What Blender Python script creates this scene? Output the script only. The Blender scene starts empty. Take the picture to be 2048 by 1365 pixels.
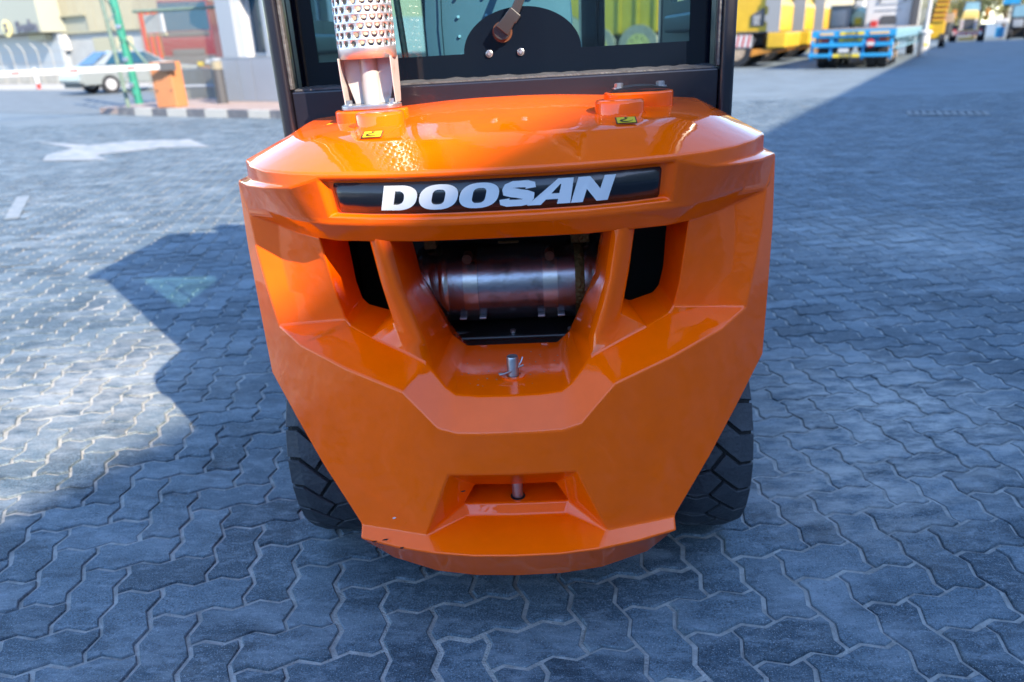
import bpy, bmesh, math, random
from mathutils import Vector, Matrix
random.seed(7)
R = math.radians
sc = bpy.context.scene
col = sc.collection

# ------------------------------------------------------------------ camera
LEAN = R(-1.1)                                     # the machine leans a little to its left on its pivoting rear axle
cd = bpy.data.cameras.new('camera'); cam = bpy.data.objects.new('camera', cd); col.objects.link(cam)
CF = Vector((-0.04248452, 0.92453315, -0.37872618)); CR = Vector((0.99886836, 0.03119339, -0.03590223)); CU = Vector((0.02137905, 0.37982288, 0.92481215))
cam.matrix_world = Matrix(((CR.x, CU.x, -CF.x, 0.0616), (CR.y, CU.y, -CF.y, -1.33), (CR.z, CU.z, -CF.z, 1.2514), (0, 0, 0, 1)))
cd.sensor_width = 36.0; cd.lens = 36.0 * 1470 / 2048
cd.clip_start = 0.02; cd.clip_end = 2000
cd.dof.use_dof = True; cd.dof.focus_distance = 1.48; cd.dof.aperture_fstop = 2.8; cd.dof.aperture_blades = 9
sc.camera = cam

# ------------------------------------------------------------------ sky, sun, exposure
SUN_AZ = Vector((0.65, -0.76, 0)).normalized(); SUN_EL = R(33.4)
w = bpy.data.worlds.new('World'); sc.world = w; w.use_nodes = True
nt = w.node_tree; nt.nodes.clear()
sky = nt.nodes.new('ShaderNodeTexSky'); sky.sky_type = 'NISHITA'; sky.sun_disc = False
sky.sun_elevation = SUN_EL; sky.sun_rotation = math.atan2(SUN_AZ.x, SUN_AZ.y)
sky.air_density = 1.0; sky.dust_density = 0.2; sky.ozone_density = 4.0
bg = nt.nodes.new('ShaderNodeBackground'); bg.inputs['Strength'].default_value = 0.15
wo = nt.nodes.new('ShaderNodeOutputWorld')
nt.links.new(sky.outputs[0], bg.inputs[0]); nt.links.new(bg.outputs[0], wo.inputs[0])
sl = bpy.data.lights.new('sun', 'SUN'); so = bpy.data.objects.new('sun', sl); col.objects.link(so)
sl.energy = 3.5; sl.angle = R(0.53); sl.color = (1.0, 0.84, 0.64)
sd = Vector((SUN_AZ.x * math.cos(SUN_EL), SUN_AZ.y * math.cos(SUN_EL), math.sin(SUN_EL)))
so.rotation_euler = sd.to_track_quat('Z', 'Y').to_euler(); so.location = sd * 60
sc.view_settings.view_transform = 'Standard'; sc.view_settings.look = 'None'
sc.view_settings.exposure = 2.15; sc.view_settings.gamma = 1.0; sc.view_settings.use_curve_mapping = False
sc.cycles.max_bounces = 8; sc.cycles.transparent_max_bounces = 16; sc.cycles.glossy_bounces = 5
sc.cycles.use_denoising = True; sc.cycles.sample_clamp_indirect = 6.0; sc.cycles.caustics_reflective = False

# ------------------------------------------------------------------ materials
def mat(name, color, rough=0.5, metal=0.0, coat=0.0, bump=0.0, bscale=40.0, var=0.0, vscale=6.0, spec=0.5, dirt=None, coat_rough=0.05, bdetail=3.0, ramp=(0.5, 0.72)):
    m = bpy.data.materials.new(name); m.use_nodes = True
    n = m.node_tree; b = n.nodes['Principled BSDF']
    b.inputs['Base Color'].default_value = (*color, 1); b.inputs['Roughness'].default_value = rough
    b.inputs['Metallic'].default_value = metal; b.inputs['Coat Weight'].default_value = coat
    b.inputs['Coat Roughness'].default_value = coat_rough; b.inputs['Specular IOR Level'].default_value = spec
    if var or bump or dirt:
        g = n.nodes.new('ShaderNodeNewGeometry')
    if var or dirt:
        t = n.nodes.new('ShaderNodeTexNoise'); t.inputs['Scale'].default_value = vscale; t.inputs['Detail'].default_value = 6; t.inputs['Roughness'].default_value = 0.65
        n.links.new(g.outputs['Position'], t.inputs['Vector'])
        r = n.nodes.new('ShaderNodeValToRGB'); e = r.color_ramp.elements
        if dirt:
            e[0].position, e[1].position = ramp
            e[0].color = (*color, 1); e[1].color = (*dirt, 1)
        else:
            e[0].position = 0.3; e[1].position = 0.7
            e[0].color = (*[c * (1 - var) for c in color], 1); e[1].color = (*[min(1, c * (1 + var)) for c in color], 1)
        n.links.new(t.outputs['Fac'], r.inputs[0]); n.links.new(r.outputs[0], b.inputs['Base Color'])
    if bump:
        t2 = n.nodes.new('ShaderNodeTexNoise'); t2.inputs['Scale'].default_value = bscale; t2.inputs['Detail'].default_value = bdetail
        n.links.new(g.outputs['Position'], t2.inputs['Vector'])
        bp = n.nodes.new('ShaderNodeBump'); bp.inputs['Strength'].default_value = bump; bp.inputs['Distance'].default_value = 0.01
        n.links.new(t2.outputs['Fac'], bp.inputs['Height']); n.links.new(bp.outputs[0], b.inputs['Normal'])
        if coat: n.links.new(bp.outputs[0], b.inputs['Coat Normal'])
    return m

def glass_mat(name, tint, refl=1.0):
    m = bpy.data.materials.new(name); m.use_nodes = True; n = m.node_tree; n.nodes.clear()
    o = n.nodes.new('ShaderNodeOutputMaterial'); mx = n.nodes.new('ShaderNodeMixShader')
    tr = n.nodes.new('ShaderNodeBsdfTransparent'); tr.inputs[0].default_value = (*tint, 1)
    gl = n.nodes.new('ShaderNodeBsdfGlossy'); gl.inputs['Roughness'].default_value = 0.01; gl.inputs[0].default_value = (refl, refl, refl, 1)
    lw = n.nodes.new('ShaderNodeLayerWeight'); lw.inputs[0].default_value = 0.5
    pw = n.nodes.new('ShaderNodeMath'); pw.operation = 'POWER'; pw.inputs[1].default_value = 4.5; n.links.new(lw.outputs['Facing'], pw.inputs[0])
    fr = n.nodes.new('ShaderNodeMath'); fr.operation = 'MULTIPLY_ADD'; fr.inputs[1].default_value = 0.93; fr.inputs[2].default_value = 0.055; n.links.new(pw.outputs[0], fr.inputs[0])
    n.links.new(fr.outputs[0], mx.inputs[0]); n.links.new(tr.outputs[0], mx.inputs[1]); n.links.new(gl.outputs[0], mx.inputs[2]); n.links.new(mx.outputs[0], o.inputs[0])
    return m

def paver_mat():
    m = bpy.data.materials.new('paver_concrete'); m.use_nodes = True; n = m.node_tree; b = n.nodes['Principled BSDF']
    N = n.nodes.new; L = n.links.new
    g = N('ShaderNodeNewGeometry'); oi = N('ShaderNodeObjectInfo'); at = N('ShaderNodeAttribute'); at.attribute_name = 'tone'
    add = N('ShaderNodeMath'); add.operation = 'ADD'; L(oi.outputs['Random'], add.inputs[0]); L(at.outputs['Fac'], add.inputs[1])
    fr = N('ShaderNodeMath'); fr.operation = 'FRACT'; L(add.outputs[0], fr.inputs[0])
    def noise(s, d=5, r=0.6, vec=None):
        t = N('ShaderNodeTexNoise'); t.inputs['Scale'].default_value = s; t.inputs['Detail'].default_value = d; t.inputs['Roughness'].default_value = r
        L(vec or g.outputs['Position'], t.inputs['Vector']); return t
    def ramp(src, p0, p1, c0=(0, 0, 0), c1=(1, 1, 1)):
        r = N('ShaderNodeValToRGB'); r.color_ramp.elements[0].position = p0; r.color_ramp.elements[1].position = p1
        r.color_ramp.elements[0].color = (*c0, 1); r.color_ramp.elements[1].color = (*c1, 1); L(src, r.inputs[0]); return r
    def mix(fac, a, bb, mode='MIX'):
        x = N('ShaderNodeMix'); x.data_type = 'RGBA'; x.blend_type = mode
        if isinstance(fac, float): x.inputs[0].default_value = fac
        else: L(fac, x.inputs[0])
        for s, v in ((6, a), (7, bb)):
            if isinstance(v, tuple): x.inputs[s].default_value = (*v, 1)
            else: L(v, x.inputs[s])
        return x.outputs[2]
    base = ramp(fr.outputs[0], 0.0, 1.0, (0.028, 0.050, 0.071), (0.070, 0.108, 0.140))
    grit = ramp(noise(220, 3, 0.7).outputs['Fac'], 0.34, 0.70, (0.25, 0.25, 0.25), (1.9, 1.9, 1.9))
    c = mix(0.8, base.outputs[0], grit.outputs[0], 'MULTIPLY')
    mp = N('ShaderNodeMapping'); mp.inputs['Rotation'].default_value = (0, 0, R(-28.7)); mp.inputs['Scale'].default_value = (1.0, 2.4, 1.0); L(g.outputs['Position'], mp.inputs['Vector'])
    dust = ramp(noise(2.0, 9, 0.72, mp.outputs[0]).outputs['Fac'], 0.49, 0.74)
    c = mix(dust.outputs[0], c, (0.205, 0.25, 0.285))
    d2 = ramp(noise(17, 6, 0.75, mp.outputs[0]).outputs['Fac'], 0.52, 0.70)
    dm = N('ShaderNodeMath'); dm.operation = 'MULTIPLY'; dm.inputs[1].default_value = 0.7; L(d2.outputs[0], dm.inputs[0])
    c = mix(dm.outputs[0], c, (0.20, 0.245, 0.285))
    sp = ramp(noise(330, 2, 0.5).outputs['Fac'], 0.60, 0.70); sm = N('ShaderNodeMath'); sm.operation = 'MULTIPLY'; sm.inputs[1].default_value = 0.8; L(sp.outputs[0], sm.inputs[0])
    c = mix(sm.outputs[0], c, (0.27, 0.31, 0.34))
    pit = ramp(noise(95, 4, 0.7).outputs['Fac'], 0.30, 0.42, (0.35, 0.35, 0.36), (1, 1, 1)); c = mix(0.85, c, pit.outputs[0], 'MULTIPLY')
    scr = N('ShaderNodeMapping'); scr.inputs['Rotation'].default_value = (0, 0, R(-28.7)); scr.inputs['Scale'].default_value = (1.0, 7.0, 1.0); L(g.outputs['Position'], scr.inputs['Vector'])
    sc_ = ramp(noise(9, 9, 0.8, scr.outputs[0]).outputs['Fac'], 0.56, 0.68); s2_ = N('ShaderNodeMath'); s2_.operation = 'MULTIPLY'; s2_.inputs[1].default_value = 0.5; L(sc_.outputs[0], s2_.inputs[0])
    c = mix(s2_.outputs[0], c, (0.23, 0.265, 0.29))
    oil = ramp(noise(4.3, 7, 0.66, mp.outputs[0]).outputs['Fac'], 0.30, 0.46, (0.30, 0.31, 0.33), (1, 1, 1))
    c = mix(0.8, c, oil.outputs[0], 'MULTIPLY')
    for (sx, sy, sr_, am) in ((1.28, 1.02, .66, 1.05), (.95, .55, .42, .75), (-1.75, 1.35, .75, .55), (2.4, 3.3, 1.2, .6), (-.75, -.35, .35, .35)):
        vd = N('ShaderNodeVectorMath'); vd.operation = 'DISTANCE'; vd.inputs[1].default_value = (sx, sy, 0); L(g.outputs['Position'], vd.inputs[0])
        rm = ramp(vd.outputs['Value'], 0.0, sr_, (1, 1, 1), (0, 0, 0)); nz = ramp(noise(7.5, 9, 0.75, mp.outputs[0]).outputs['Fac'], 0.40, 0.62)
        ml = N('ShaderNodeMath'); ml.operation = 'MULTIPLY'; L(rm.outputs[0], ml.inputs[0]); L(nz.outputs[0], ml.inputs[1])
        m2_ = N('ShaderNodeMath'); m2_.operation = 'MULTIPLY'; m2_.inputs[1].default_value = am * 1.3; m2_.use_clamp = True; L(ml.outputs[0], m2_.inputs[0])
        c = mix(m2_.outputs[0], c, (0.36, 0.37, 0.36))
    L(c, b.inputs['Base Color'])
    b.inputs['Roughness'].default_value = 0.72; b.inputs['Specular IOR Level'].default_value = 0.35
    bp = N('ShaderNodeBump'); bp.inputs['Strength'].default_value = 0.55; bp.inputs['Distance'].default_value = 0.003
    L(noise(260, 4, 0.7).outputs['Fac'], bp.inputs['Height']); L(bp.outputs[0], b.inputs['Normal'])
    return m

M = {}
M['orange'] = mat('orange_paint', (0.97, 0.114, 0.0003), 0.35, coat=0.9, bump=0.10, bscale=13, coat_rough=0.03, spec=0.0, var=0.05, vscale=14)
M['badge'] = mat('black_vinyl', (0.008, 0.009, 0.013), 0.25, coat=0.3, bump=0.03, bscale=60)
M['letter'] = mat('white_vinyl', (0.80, 0.82, 0.85), 0.35)
M['frame'] = mat('dark_frame_paint', (0.007, 0.0065, 0.012), 0.33, coat=0.3, bump=0.03, bscale=30, dirt=(0.022, 0.02, 0.026), ramp=(0.6, 0.85), vscale=30)
M['frit'] = mat('black_glass_border', (0.003, 0.005, 0.010), 0.07, spec=0.35)
M['rubber'] = mat('black_rubber', (0.008, 0.009, 0.012), 0.6)
M['sealant'] = mat('grey_sealant', (0.06, 0.062, 0.068), 0.6, bump=0.5, bscale=60, var=0.3, vscale=40)
M['tyre'] = mat('tyre_rubber', (0.027, 0.032, 0.040), 0.62, bump=0.3, bscale=120, dirt=(0.05, 0.058, 0.068), ramp=(0.5, 0.85), vscale=25)
M['groove_shade'] = mat('tyre_groove_shade', (0.003, 0.0035, 0.0045), 0.85)  # tyre rubber darkened, the shade of the grooves put into the colour
M['black'] = mat('engine_bay_black', (0.004, 0.004, 0.005), 0.8)
M['steel'] = mat('zinc_steel', (0.42, 0.43, 0.46), 0.34, metal=0.9, bump=0.1, bscale=80)
M['alu'] = mat('perforated_steel', (0.66, 0.65, 0.67), 0.36, metal=0.85, bump=0.05, bscale=60)
M['bracket'] = mat('silver_painted_steel', (0.50, 0.48, 0.475), 0.4, metal=0.35, dirt=(0.32, 0.16, 0.08), ramp=(0.62, 0.8), vscale=14, bump=0.06)
M['rust'] = mat('heat_rusted_steel', (0.085, 0.03, 0.013), 0.6, metal=0.3, var=0.4, vscale=40)
M['inner'] = mat('exhaust_inner_pipe', (0.46, 0.40, 0.34), 0.55, metal=0.2, var=0.25, vscale=20)
M['muffler'] = mat('muffler_steel', (0.34, 0.33, 0.36), 0.27, metal=0.95, dirt=(0.10, 0.075, 0.05), ramp=(0.54, 0.75), vscale=22, bump=0.07, bscale=50)
M['strap'] = mat('muffler_strap', (0.48, 0.44, 0.42), 0.25, metal=0.95, bump=0.05)
M['weld'] = mat('oily_weld', (0.13, 0.09, 0.035), 0.35, metal=0.8, bump=0.7, bscale=160)
M['glass'] = glass_mat('teal_cab_glass', (0.34, 0.58, 0.66))
M['clear'] = glass_mat('pale_side_glass', (0.72, 0.88, 0.86), 0.8)
M['seat'] = mat('grey_vinyl', (0.24, 0.26, 0.29), 0.5, bump=0.05, bscale=30)
M['plastic'] = mat('dark_plastic', (0.02, 0.028, 0.032), 0.45)
M['wiper'] = mat('wiper_black', (0.022, 0.020, 0.021), 0.35, coat=0.3)
M['yellow_decal'] = mat('yellow_decal', (0.62, 0.44, 0.008), 0.35)
M['dark_decal'] = mat('dark_decal', (0.03, 0.01, 0.005), 0.4)
M['cover'] = mat('black_cover_plate', (0.012, 0.012, 0.014), 0.35, coat=0.3)
M['paver'] = paver_mat()
M['sand'] = mat('joint_sand', (0.33, 0.335, 0.32), 0.9, bump=0.8, bscale=200, var=0.35, vscale=25, spec=0.2)
M['ground'] = mat('worn_concrete_ground', (0.105, 0.138, 0.165), 0.8, var=0.22, vscale=1.2, bump=0.3, bscale=60, spec=0.3)
M['line'] = mat('white_road_paint', (0.235, 0.25, 0.265), 0.7, dirt=(0.14, 0.17, 0.19), ramp=(0.44, 0.62), vscale=5)
M['worn_line'] = mat('worn_road_paint', (0.19, 0.215, 0.235), 0.75, dirt=(0.12, 0.155, 0.18), ramp=(0.42, 0.6), vscale=9)
M['asphalt'] = mat('asphalt', (0.105, 0.13, 0.15), 0.85, var=0.2, vscale=2, bump=0.3, bscale=80, spec=0.3)
M['white'] = mat('white_paint', (0.42, 0.43, 0.44), 0.4, var=0.06, vscale=3)
M['cream'] = mat('cream_cladding', (0.32, 0.29, 0.20), 0.6, var=0.06, vscale=0.7)
M['cream2'] = mat('pale_sign_band', (0.24, 0.25, 0.21), 0.5)
M['wall'] = mat('pale_wall_render', (0.28, 0.295, 0.30), 0.8, var=0.12, vscale=0.8)
M['beige'] = mat('beige_panel', (0.29, 0.28, 0.20), 0.7)
M['navy'] = mat('dark_sign_letter', (0.05, 0.055, 0.09), 0.4)
M['gold'] = mat('gold_sign_rim', (0.62, 0.52, 0.22), 0.4)
M['green'] = mat('green_gate_paint', (0.018, 0.17, 0.12), 0.4, var=0.2, vscale=9)
M['olive'] = mat('weathered_green_steel', (0.10, 0.15, 0.125), 0.6, var=0.3, vscale=9)
M['mesh'] = mat('galvanised_wire', (0.22, 0.20, 0.16), 0.5, metal=0.3)
M['cab_orange'] = mat('barrier_orange', (0.36, 0.15, 0.06), 0.5, var=0.06, vscale=4)
M['red'] = mat('truck_red', (0.12, 0.004, 0.008), 0.3, coat=0.5)
M['signal_red'] = mat('signal_red', (0.34, 0.015, 0.012), 0.4)
M['lamp_orange'] = mat('lamp_orange', (0.85, 0.22, 0.03), 0.35)
M['dgrey'] = mat('dark_grey', (0.05, 0.053, 0.06), 0.5)
M['mgrey'] = mat('booth_grey_panel', (0.185, 0.21, 0.25), 0.45, var=0.05, vscale=2)
M['lgrey'] = mat('booth_light_frame', (0.22, 0.25, 0.29), 0.4)
M['glassdark'] = mat('window_glass', (0.012, 0.045, 0.075), 0.08, spec=0.35)
M['kerb_w'] = mat('kerb_white', (0.34, 0.34, 0.32), 0.7, dirt=(0.4, 0.39, 0.36), ramp=(0.5, 0.85), vscale=6)
M['kerb_b'] = mat('kerb_black', (0.09, 0.095, 0.11), 0.7, dirt=(0.22, 0.22, 0.22), ramp=(0.5, 0.85), vscale=6)
M['redpave'] = mat('reddish_paving', (0.25, 0.20, 0.185), 0.85, var=0.15, vscale=6)
M['concrete'] = mat('concrete_block', (0.27, 0.265, 0.24), 0.85, var=0.15, vscale=3)
M['silver'] = mat('car_silver', (0.20, 0.225, 0.225), 0.3, metal=0.3, coat=0.6)
M['rim'] = mat('alloy_rim', (0.5, 0.5, 0.5), 0.4, metal=0.5)
M['yellow'] = mat('machine_yellow', (0.46, 0.29, 0.012), 0.42, coat=0.2, var=0.1, vscale=2)
M['yellow2'] = mat('pale_machine_yellow', (0.48, 0.37, 0.11), 0.5, var=0.1, vscale=2)
M['amber'] = mat('dusty_orange_steel', (0.36, 0.15, 0.015), 0.6, var=0.3, vscale=4)
M['dusty'] = mat('dusty_wheel', (0.28, 0.22, 0.16), 0.8, var=0.3, vscale=8)
M['blue'] = mat('trailer_blue', (0.012, 0.20, 0.42), 0.4, var=0.15, vscale=3)
M['blue2'] = mat('pale_trailer_blue', (0.13, 0.26, 0.34), 0.5, var=0.15, vscale=3)
M['deck'] = mat('trailer_deck', (0.2, 0.18, 0.175), 0.8)
M['plate_y'] = mat('yellow_plate', (0.50, 0.40, 0.02), 0.5)
M['plate_c'] = mat('cream_reflector', (0.46, 0.35, 0.19), 0.5)
M['trunk'] = mat('tree_bark', (0.16, 0.11, 0.07), 0.9, bump=0.5)
M['leaf'] = mat('tree_leaf', (0.07, 0.11, 0.025), 0.6, var=0.5, vscale=1.4)
M['leaf2'] = mat('dry_leaf', (0.12, 0.12, 0.035), 0.7, var=0.4, vscale=1.4)
M['roofgrey'] = mat('roof_sheet', (0.20, 0.21, 0.22), 0.5)
M['grate'] = mat('iron_grate', (0.10, 0.11, 0.125), 0.6, metal=0.4)
M['green_pale'] = mat('pale_green_paint', (0.38, 0.50, 0.40), 0.5)

# ------------------------------------------------------------------ mesh helpers
class MB:
    def __init__(s): s.v = []; s.f = []; s.m = []; s.xf = None
    def add(s, vs, fs, mi=0):
        o = len(s.v)
        for p in vs:
            p = Vector(p); s.v.append(s.xf @ p if s.xf else p)
        for f in fs: s.f.append([i + o for i in f]); s.m.append(mi)
        return s
    def box(s, c, d, mi=0, rot=None):
        x, y, z = (k / 2 for k in d); pts = [(sx * x, sy * y, sz * z) for sz in (-1, 1) for sx, sy in ((-1, -1), (1, -1), (1, 1), (-1, 1))]
        if rot: rm = Matrix.Rotation(rot[1], 3, rot[0]); pts = [rm @ Vector(p) for p in pts]
        return s.add([Vector(p) + Vector(c) for p in pts], [(3, 2, 1, 0), (4, 5, 6, 7), (0, 1, 5, 4), (1, 2, 6, 5), (2, 3, 7, 6), (3, 0, 4, 7)], mi)
    def cyl(s, a, b, r0, r1=None, n=16, mi=0, caps=True):
        a = Vector(a); b = Vector(b); r1 = r0 if r1 is None else r1
        q = (b - a).to_track_quat('Z', 'Y'); X = q @ Vector((1, 0, 0)); Y = q @ Vector((0, 1, 0)); vs = []
        for p, r in ((a, r0), (b, r1)):
            for i in range(n):
                t = 2 * math.pi * i / n; vs.append(p + X * (r * math.cos(t)) + Y * (r * math.sin(t)))
        fs = [(i, (i + 1) % n, n + (i + 1) % n, n + i) for i in range(n)]
        if caps: fs += [tuple(range(n))[::-1], tuple(range(n, 2 * n))]
        return s.add(vs, fs, mi)
    def lathe(s, prof, org, axis='Z', n=24, mi=0, closed=False):   # prof: (radius, height)
        vs = []
        for r, h in prof:
            for i in range(n):
                t = 2 * math.pi * i / n; x, y = r * math.cos(t), r * math.sin(t)
                p = (x, y, h) if axis == 'Z' else ((h, x, y) if axis == 'X' else (y, h, x))
                vs.append(Vector(p) + Vector(org))
        k = len(prof); fs = []
        for j in range(k if closed else k - 1):
            for i in range(n):
                fs.append((j * n + i, j * n + (i + 1) % n, ((j + 1) % k) * n + (i + 1) % n, ((j + 1) % k) * n + i))
        return s.add(vs, fs, mi)
    def prism(s, poly, d0, d1, plane='XZ', mi=0):                   # polygon extruded along the third axis
        def P(p, d): return (p[0], d, p[1]) if plane == 'XZ' else ((d, p[0], p[1]) if plane == 'YZ' else (p[0], p[1], d))
        n = len(poly); vs = [P(p, d0) for p in poly] + [P(p, d1) for p in poly]
        fs = [tuple(range(n))[::-1], tuple(range(n, 2 * n))] + [(i, (i + 1) % n, n + (i + 1) % n, n + i) for i in range(n)]
        return s.add(vs, fs, mi)
    def tube(s, pts, r, n=8, mi=0):
        pts = [Vector(p) for p in pts]; vs = []; up = Vector((0, 0, 1))
        for i, p in enumerate(pts):
            d = (pts[min(i + 1, len(pts) - 1)] - pts[max(i - 1, 0)]).normalized()
            x = d.cross(up); x = x.normalized() if x.length > 1e-3 else Vector((1, 0, 0)); y = d.cross(x)
            for k in range(n):
                t = 2 * math.pi * k / n; vs.append(p + x * (r * math.cos(t)) + y * (r * math.sin(t)))
        fs = [(j * n + k, j * n + (k + 1) % n, (j + 1) * n + (k + 1) % n, (j + 1) * n + k) for j in range(len(pts) - 1) for k in range(n)]
        fs += [tuple(range(n))[::-1], tuple(range((len(pts) - 1) * n, len(pts) * n))]
        return s.add(vs, fs, mi)
    def loft(s, rings, mi=0, caps=True):
        n = len(rings[0]); vs = [p for r in rings for p in r]
        fs = [(j * n + k, j * n + (k + 1) % n, (j + 1) * n + (k + 1) % n, (j + 1) * n + k) for j in range(len(rings) - 1) for k in range(n)]
        if caps: fs += [tuple(range(n))[::-1], tuple(range((len(rings) - 1) * n, len(rings) * n))]
        return s.add(vs, fs, mi)
    def mesh(s, name, mats):
        me = bpy.data.meshes.new(name); me.from_pydata([tuple(p) for p in s.v], [], s.f)
        for m in (mats if isinstance(mats, (list, tuple)) else [mats]): me.materials.append(m)
        for p, mi in zip(me.polygons, s.m): p.material_index = mi
        me.update(); return me
    def build(s, name, mats, parent=None, bevel=0.0, smooth=None, seg=2, recalc=True):
        me = s.mesh(name, mats)
        b = bmesh.new(); b.from_mesh(me)
        if recalc: bmesh.ops.recalc_face_normals(b, faces=b.faces)
        if smooth is not None:
            for f in b.faces: f.smooth = True
            for e in b.edges:
                if len(e.link_faces) == 2: e.smooth = e.calc_face_angle(0) < R(smooth)
        b.to_mesh(me); b.free()
        o = bpy.data.objects.new(name, me); col.objects.link(o)
        if parent: o.parent = parent
        if bevel:
            md = o.modifiers.new('bevel', 'BEVEL'); md.width = bevel; md.segments = seg; md.limit_method = 'ANGLE'; md.angle_limit = R(32); md.use_clamp_overlap = True
            for p in me.polygons: p.use_smooth = True
            wn = o.modifiers.new('wn', 'WEIGHTED_NORMAL'); wn.keep_sharp = True
        return o

def tag(o, label=None, cat=None, group=None, kind=None):
    if label: o['label'] = label
    if cat: o['category'] = cat
    if group: o['group'] = group
    if kind: o['kind'] = kind
    return o
def thing(name, label, cat, loc=(0, 0, 0), rz=0.0, group=None):
    o = bpy.data.objects.new(name, None); col.objects.link(o); o.location = loc; o.rotation_euler = (0, 0, rz); o.empty_display_size = 0.3
    return tag(o, label, cat, group)
def copy_tree(o, parent=None):
    c = o.copy(); col.objects.link(c)
    if parent: c.parent = parent
    for ch in list(o.children): copy_tree(ch, c)
    return c
def text_mesh(body, size, name, m, parent, loc, rot, extrude=0.002, bold=0.0, align='CENTER'):
    cu = bpy.data.curves.new('t', 'FONT'); cu.body = body; cu.size = size; cu.extrude = extrude; cu.offset = bold; cu.align_x = align; cu.align_y = 'CENTER'; cu.resolution_u = 3
    t = bpy.data.objects.new('t', cu); col.objects.link(t)
    me = bpy.data.meshes.new_from_object(t.evaluated_get(bpy.context.evaluated_depsgraph_get()))
    bpy.data.objects.remove(t); bpy.data.curves.remove(cu)
    me.name = name; me.materials.clear(); me.materials.append(m)
    o = bpy.data.objects.new(name, me); col.objects.link(o); o.parent = parent; o.location = loc; o.rotation_euler = rot
    return o
YA = R(-28.7); UY = Vector((0.480, 0.877)); NY = Vector((0.877, -0.480))
def yard(a, b, z=0.0): return Vector((a * NY.x + b * UY.x, a * NY.y + b * UY.y, z))

# ================================================================== GROUND
def px(P):                                          # where a world point falls in the photograph's frame (used to pick the pavers that show largest)
    d = Vector(P) - cam.matrix_world.translation; z = d.dot(CF)
    if z < 0.05: return None
    return (1024 + 1470 * d.dot(CR) / z, 682.5 - 1470 * d.dot(CU) / z, z)
g = MB(); g.add([(-400, -400, -0.014), (400, -400, -0.014), (400, 600, -0.014), (-400, 600, -0.014)], [(0, 1, 2, 3)])
tag(g.build('ground', M['ground']), kind='structure')
yardobj = MB(); yardobj.add([(-13.6, -3.0, -0.0055), (13.6, -3.0, -0.0055), (13.6, 13.55, -0.0055), (-13.6, 13.55, -0.0055)], [(0, 1, 2, 3)])
yardobj = tag(yardobj.build('paved_yard', M['sand']), kind='structure')

U = 0.1105; PA = R(12.3)                            # paver unit, direction of the herringbone
PX, PY = Vector((math.cos(PA), math.sin(PA))), Vector((-math.sin(PA), math.cos(PA)))
P0 = Vector((-0.33, 0.03)) - (PX * -1 + PY * 1) * U
ZA = 0.092
def zig(t):
    k = math.floor(t); t -= k
    return [(0, 0), (0.27, ZA), (0.73, -ZA)], k
def paver_outline():
    W = [(0.0, 0.0), (0.24, ZA), (0.36, ZA), (0.66, -ZA), (0.78, -ZA)]
    W = [(0.0, 0.0), (0.29, ZA), (0.72, -ZA)]
    pts = []
    for k in range(2): pts += [(k + t, f) for t, f in W]                 # bottom edge
    pts += [(2 - f, t) for t, f in W]                                    # right edge
    top = [(k + t, 1 + f) for k in range(2) for t, f in W] + [(2, 1)]
    pts += [p for p in reversed(top)][:-1]
    left = [(-f, t) for t, f in W] + [(0, 1)]
    pts += [p for p in reversed(left)][:-1]
    return [((x - 1) * U, (y - 0.5) * U) for x, y in pts]
def inset(poly, d):
    n = len(poly); out = []
    for i in range(n):
        a, b, c = Vector(poly[i - 1]), Vector(poly[i]), Vector(poly[(i + 1) % n])
        n1 = Vector((-(b - a).y, (b - a).x)).normalized(); n2 = Vector((-(c - b).y, (c - b).x)).normalized()
        m = (n1 + n2); m = m / max(0.3, m.dot(n1)) ; out.append(b + m * d)
    return out
def paver_geo(seed):
    rr = random.Random(seed); o = paver_outline(); n = len(o)
    j = [Vector((rr.uniform(-1, 1), rr.uniform(-1, 1))) * 0.0011 for _ in o]
    top = [p + q for p, q in zip(inset(o, 0.0076), j)]; mid = [p + q for p, q in zip(inset(o, 0.0056), j)]; low = inset(o, 0.0036)
    vs = [(p.x, p.y, 0.0) for p in top] + [(p.x, p.y, -0.0022) for p in mid] + [(p.x, p.y, -0.011) for p in low]
    fs = [tuple(range(n))] + [(n + i, n + (i + 1) % n, (i + 1) % n, i) for i in range(n)] + [(2 * n + i, 2 * n + (i + 1) % n, n + (i + 1) % n, n + i) for i in range(n)]
    return vs, fs
PG = [paver_geo(s) for s in range(6)]
PM = []
for vs, fs in PG:
    me = bpy.data.meshes.new('paver'); me.from_pydata(vs, [], fs); me.materials.append(M['paver']); me.update(); PM.append(me)
SIL = [(540, -50), (480, 365), (543, 752), (727, 1048), (850, 1120), (1000, 1140), (1200, 1120), (1348, 1055), (1525, 707), (1553, 303), (1476, -50)]
def inpoly(p, poly):
    c = False; j = len(poly) - 1
    for i in range(len(poly)):
        (xi, yi), (xj, yj) = poly[i], poly[j]
        if (yi > p[1]) != (yj > p[1]) and p[0] < (xj - xi) * (p[1] - yi) / (yj - yi) + xi: c = not c
        j = i
    return c
cells = []
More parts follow.
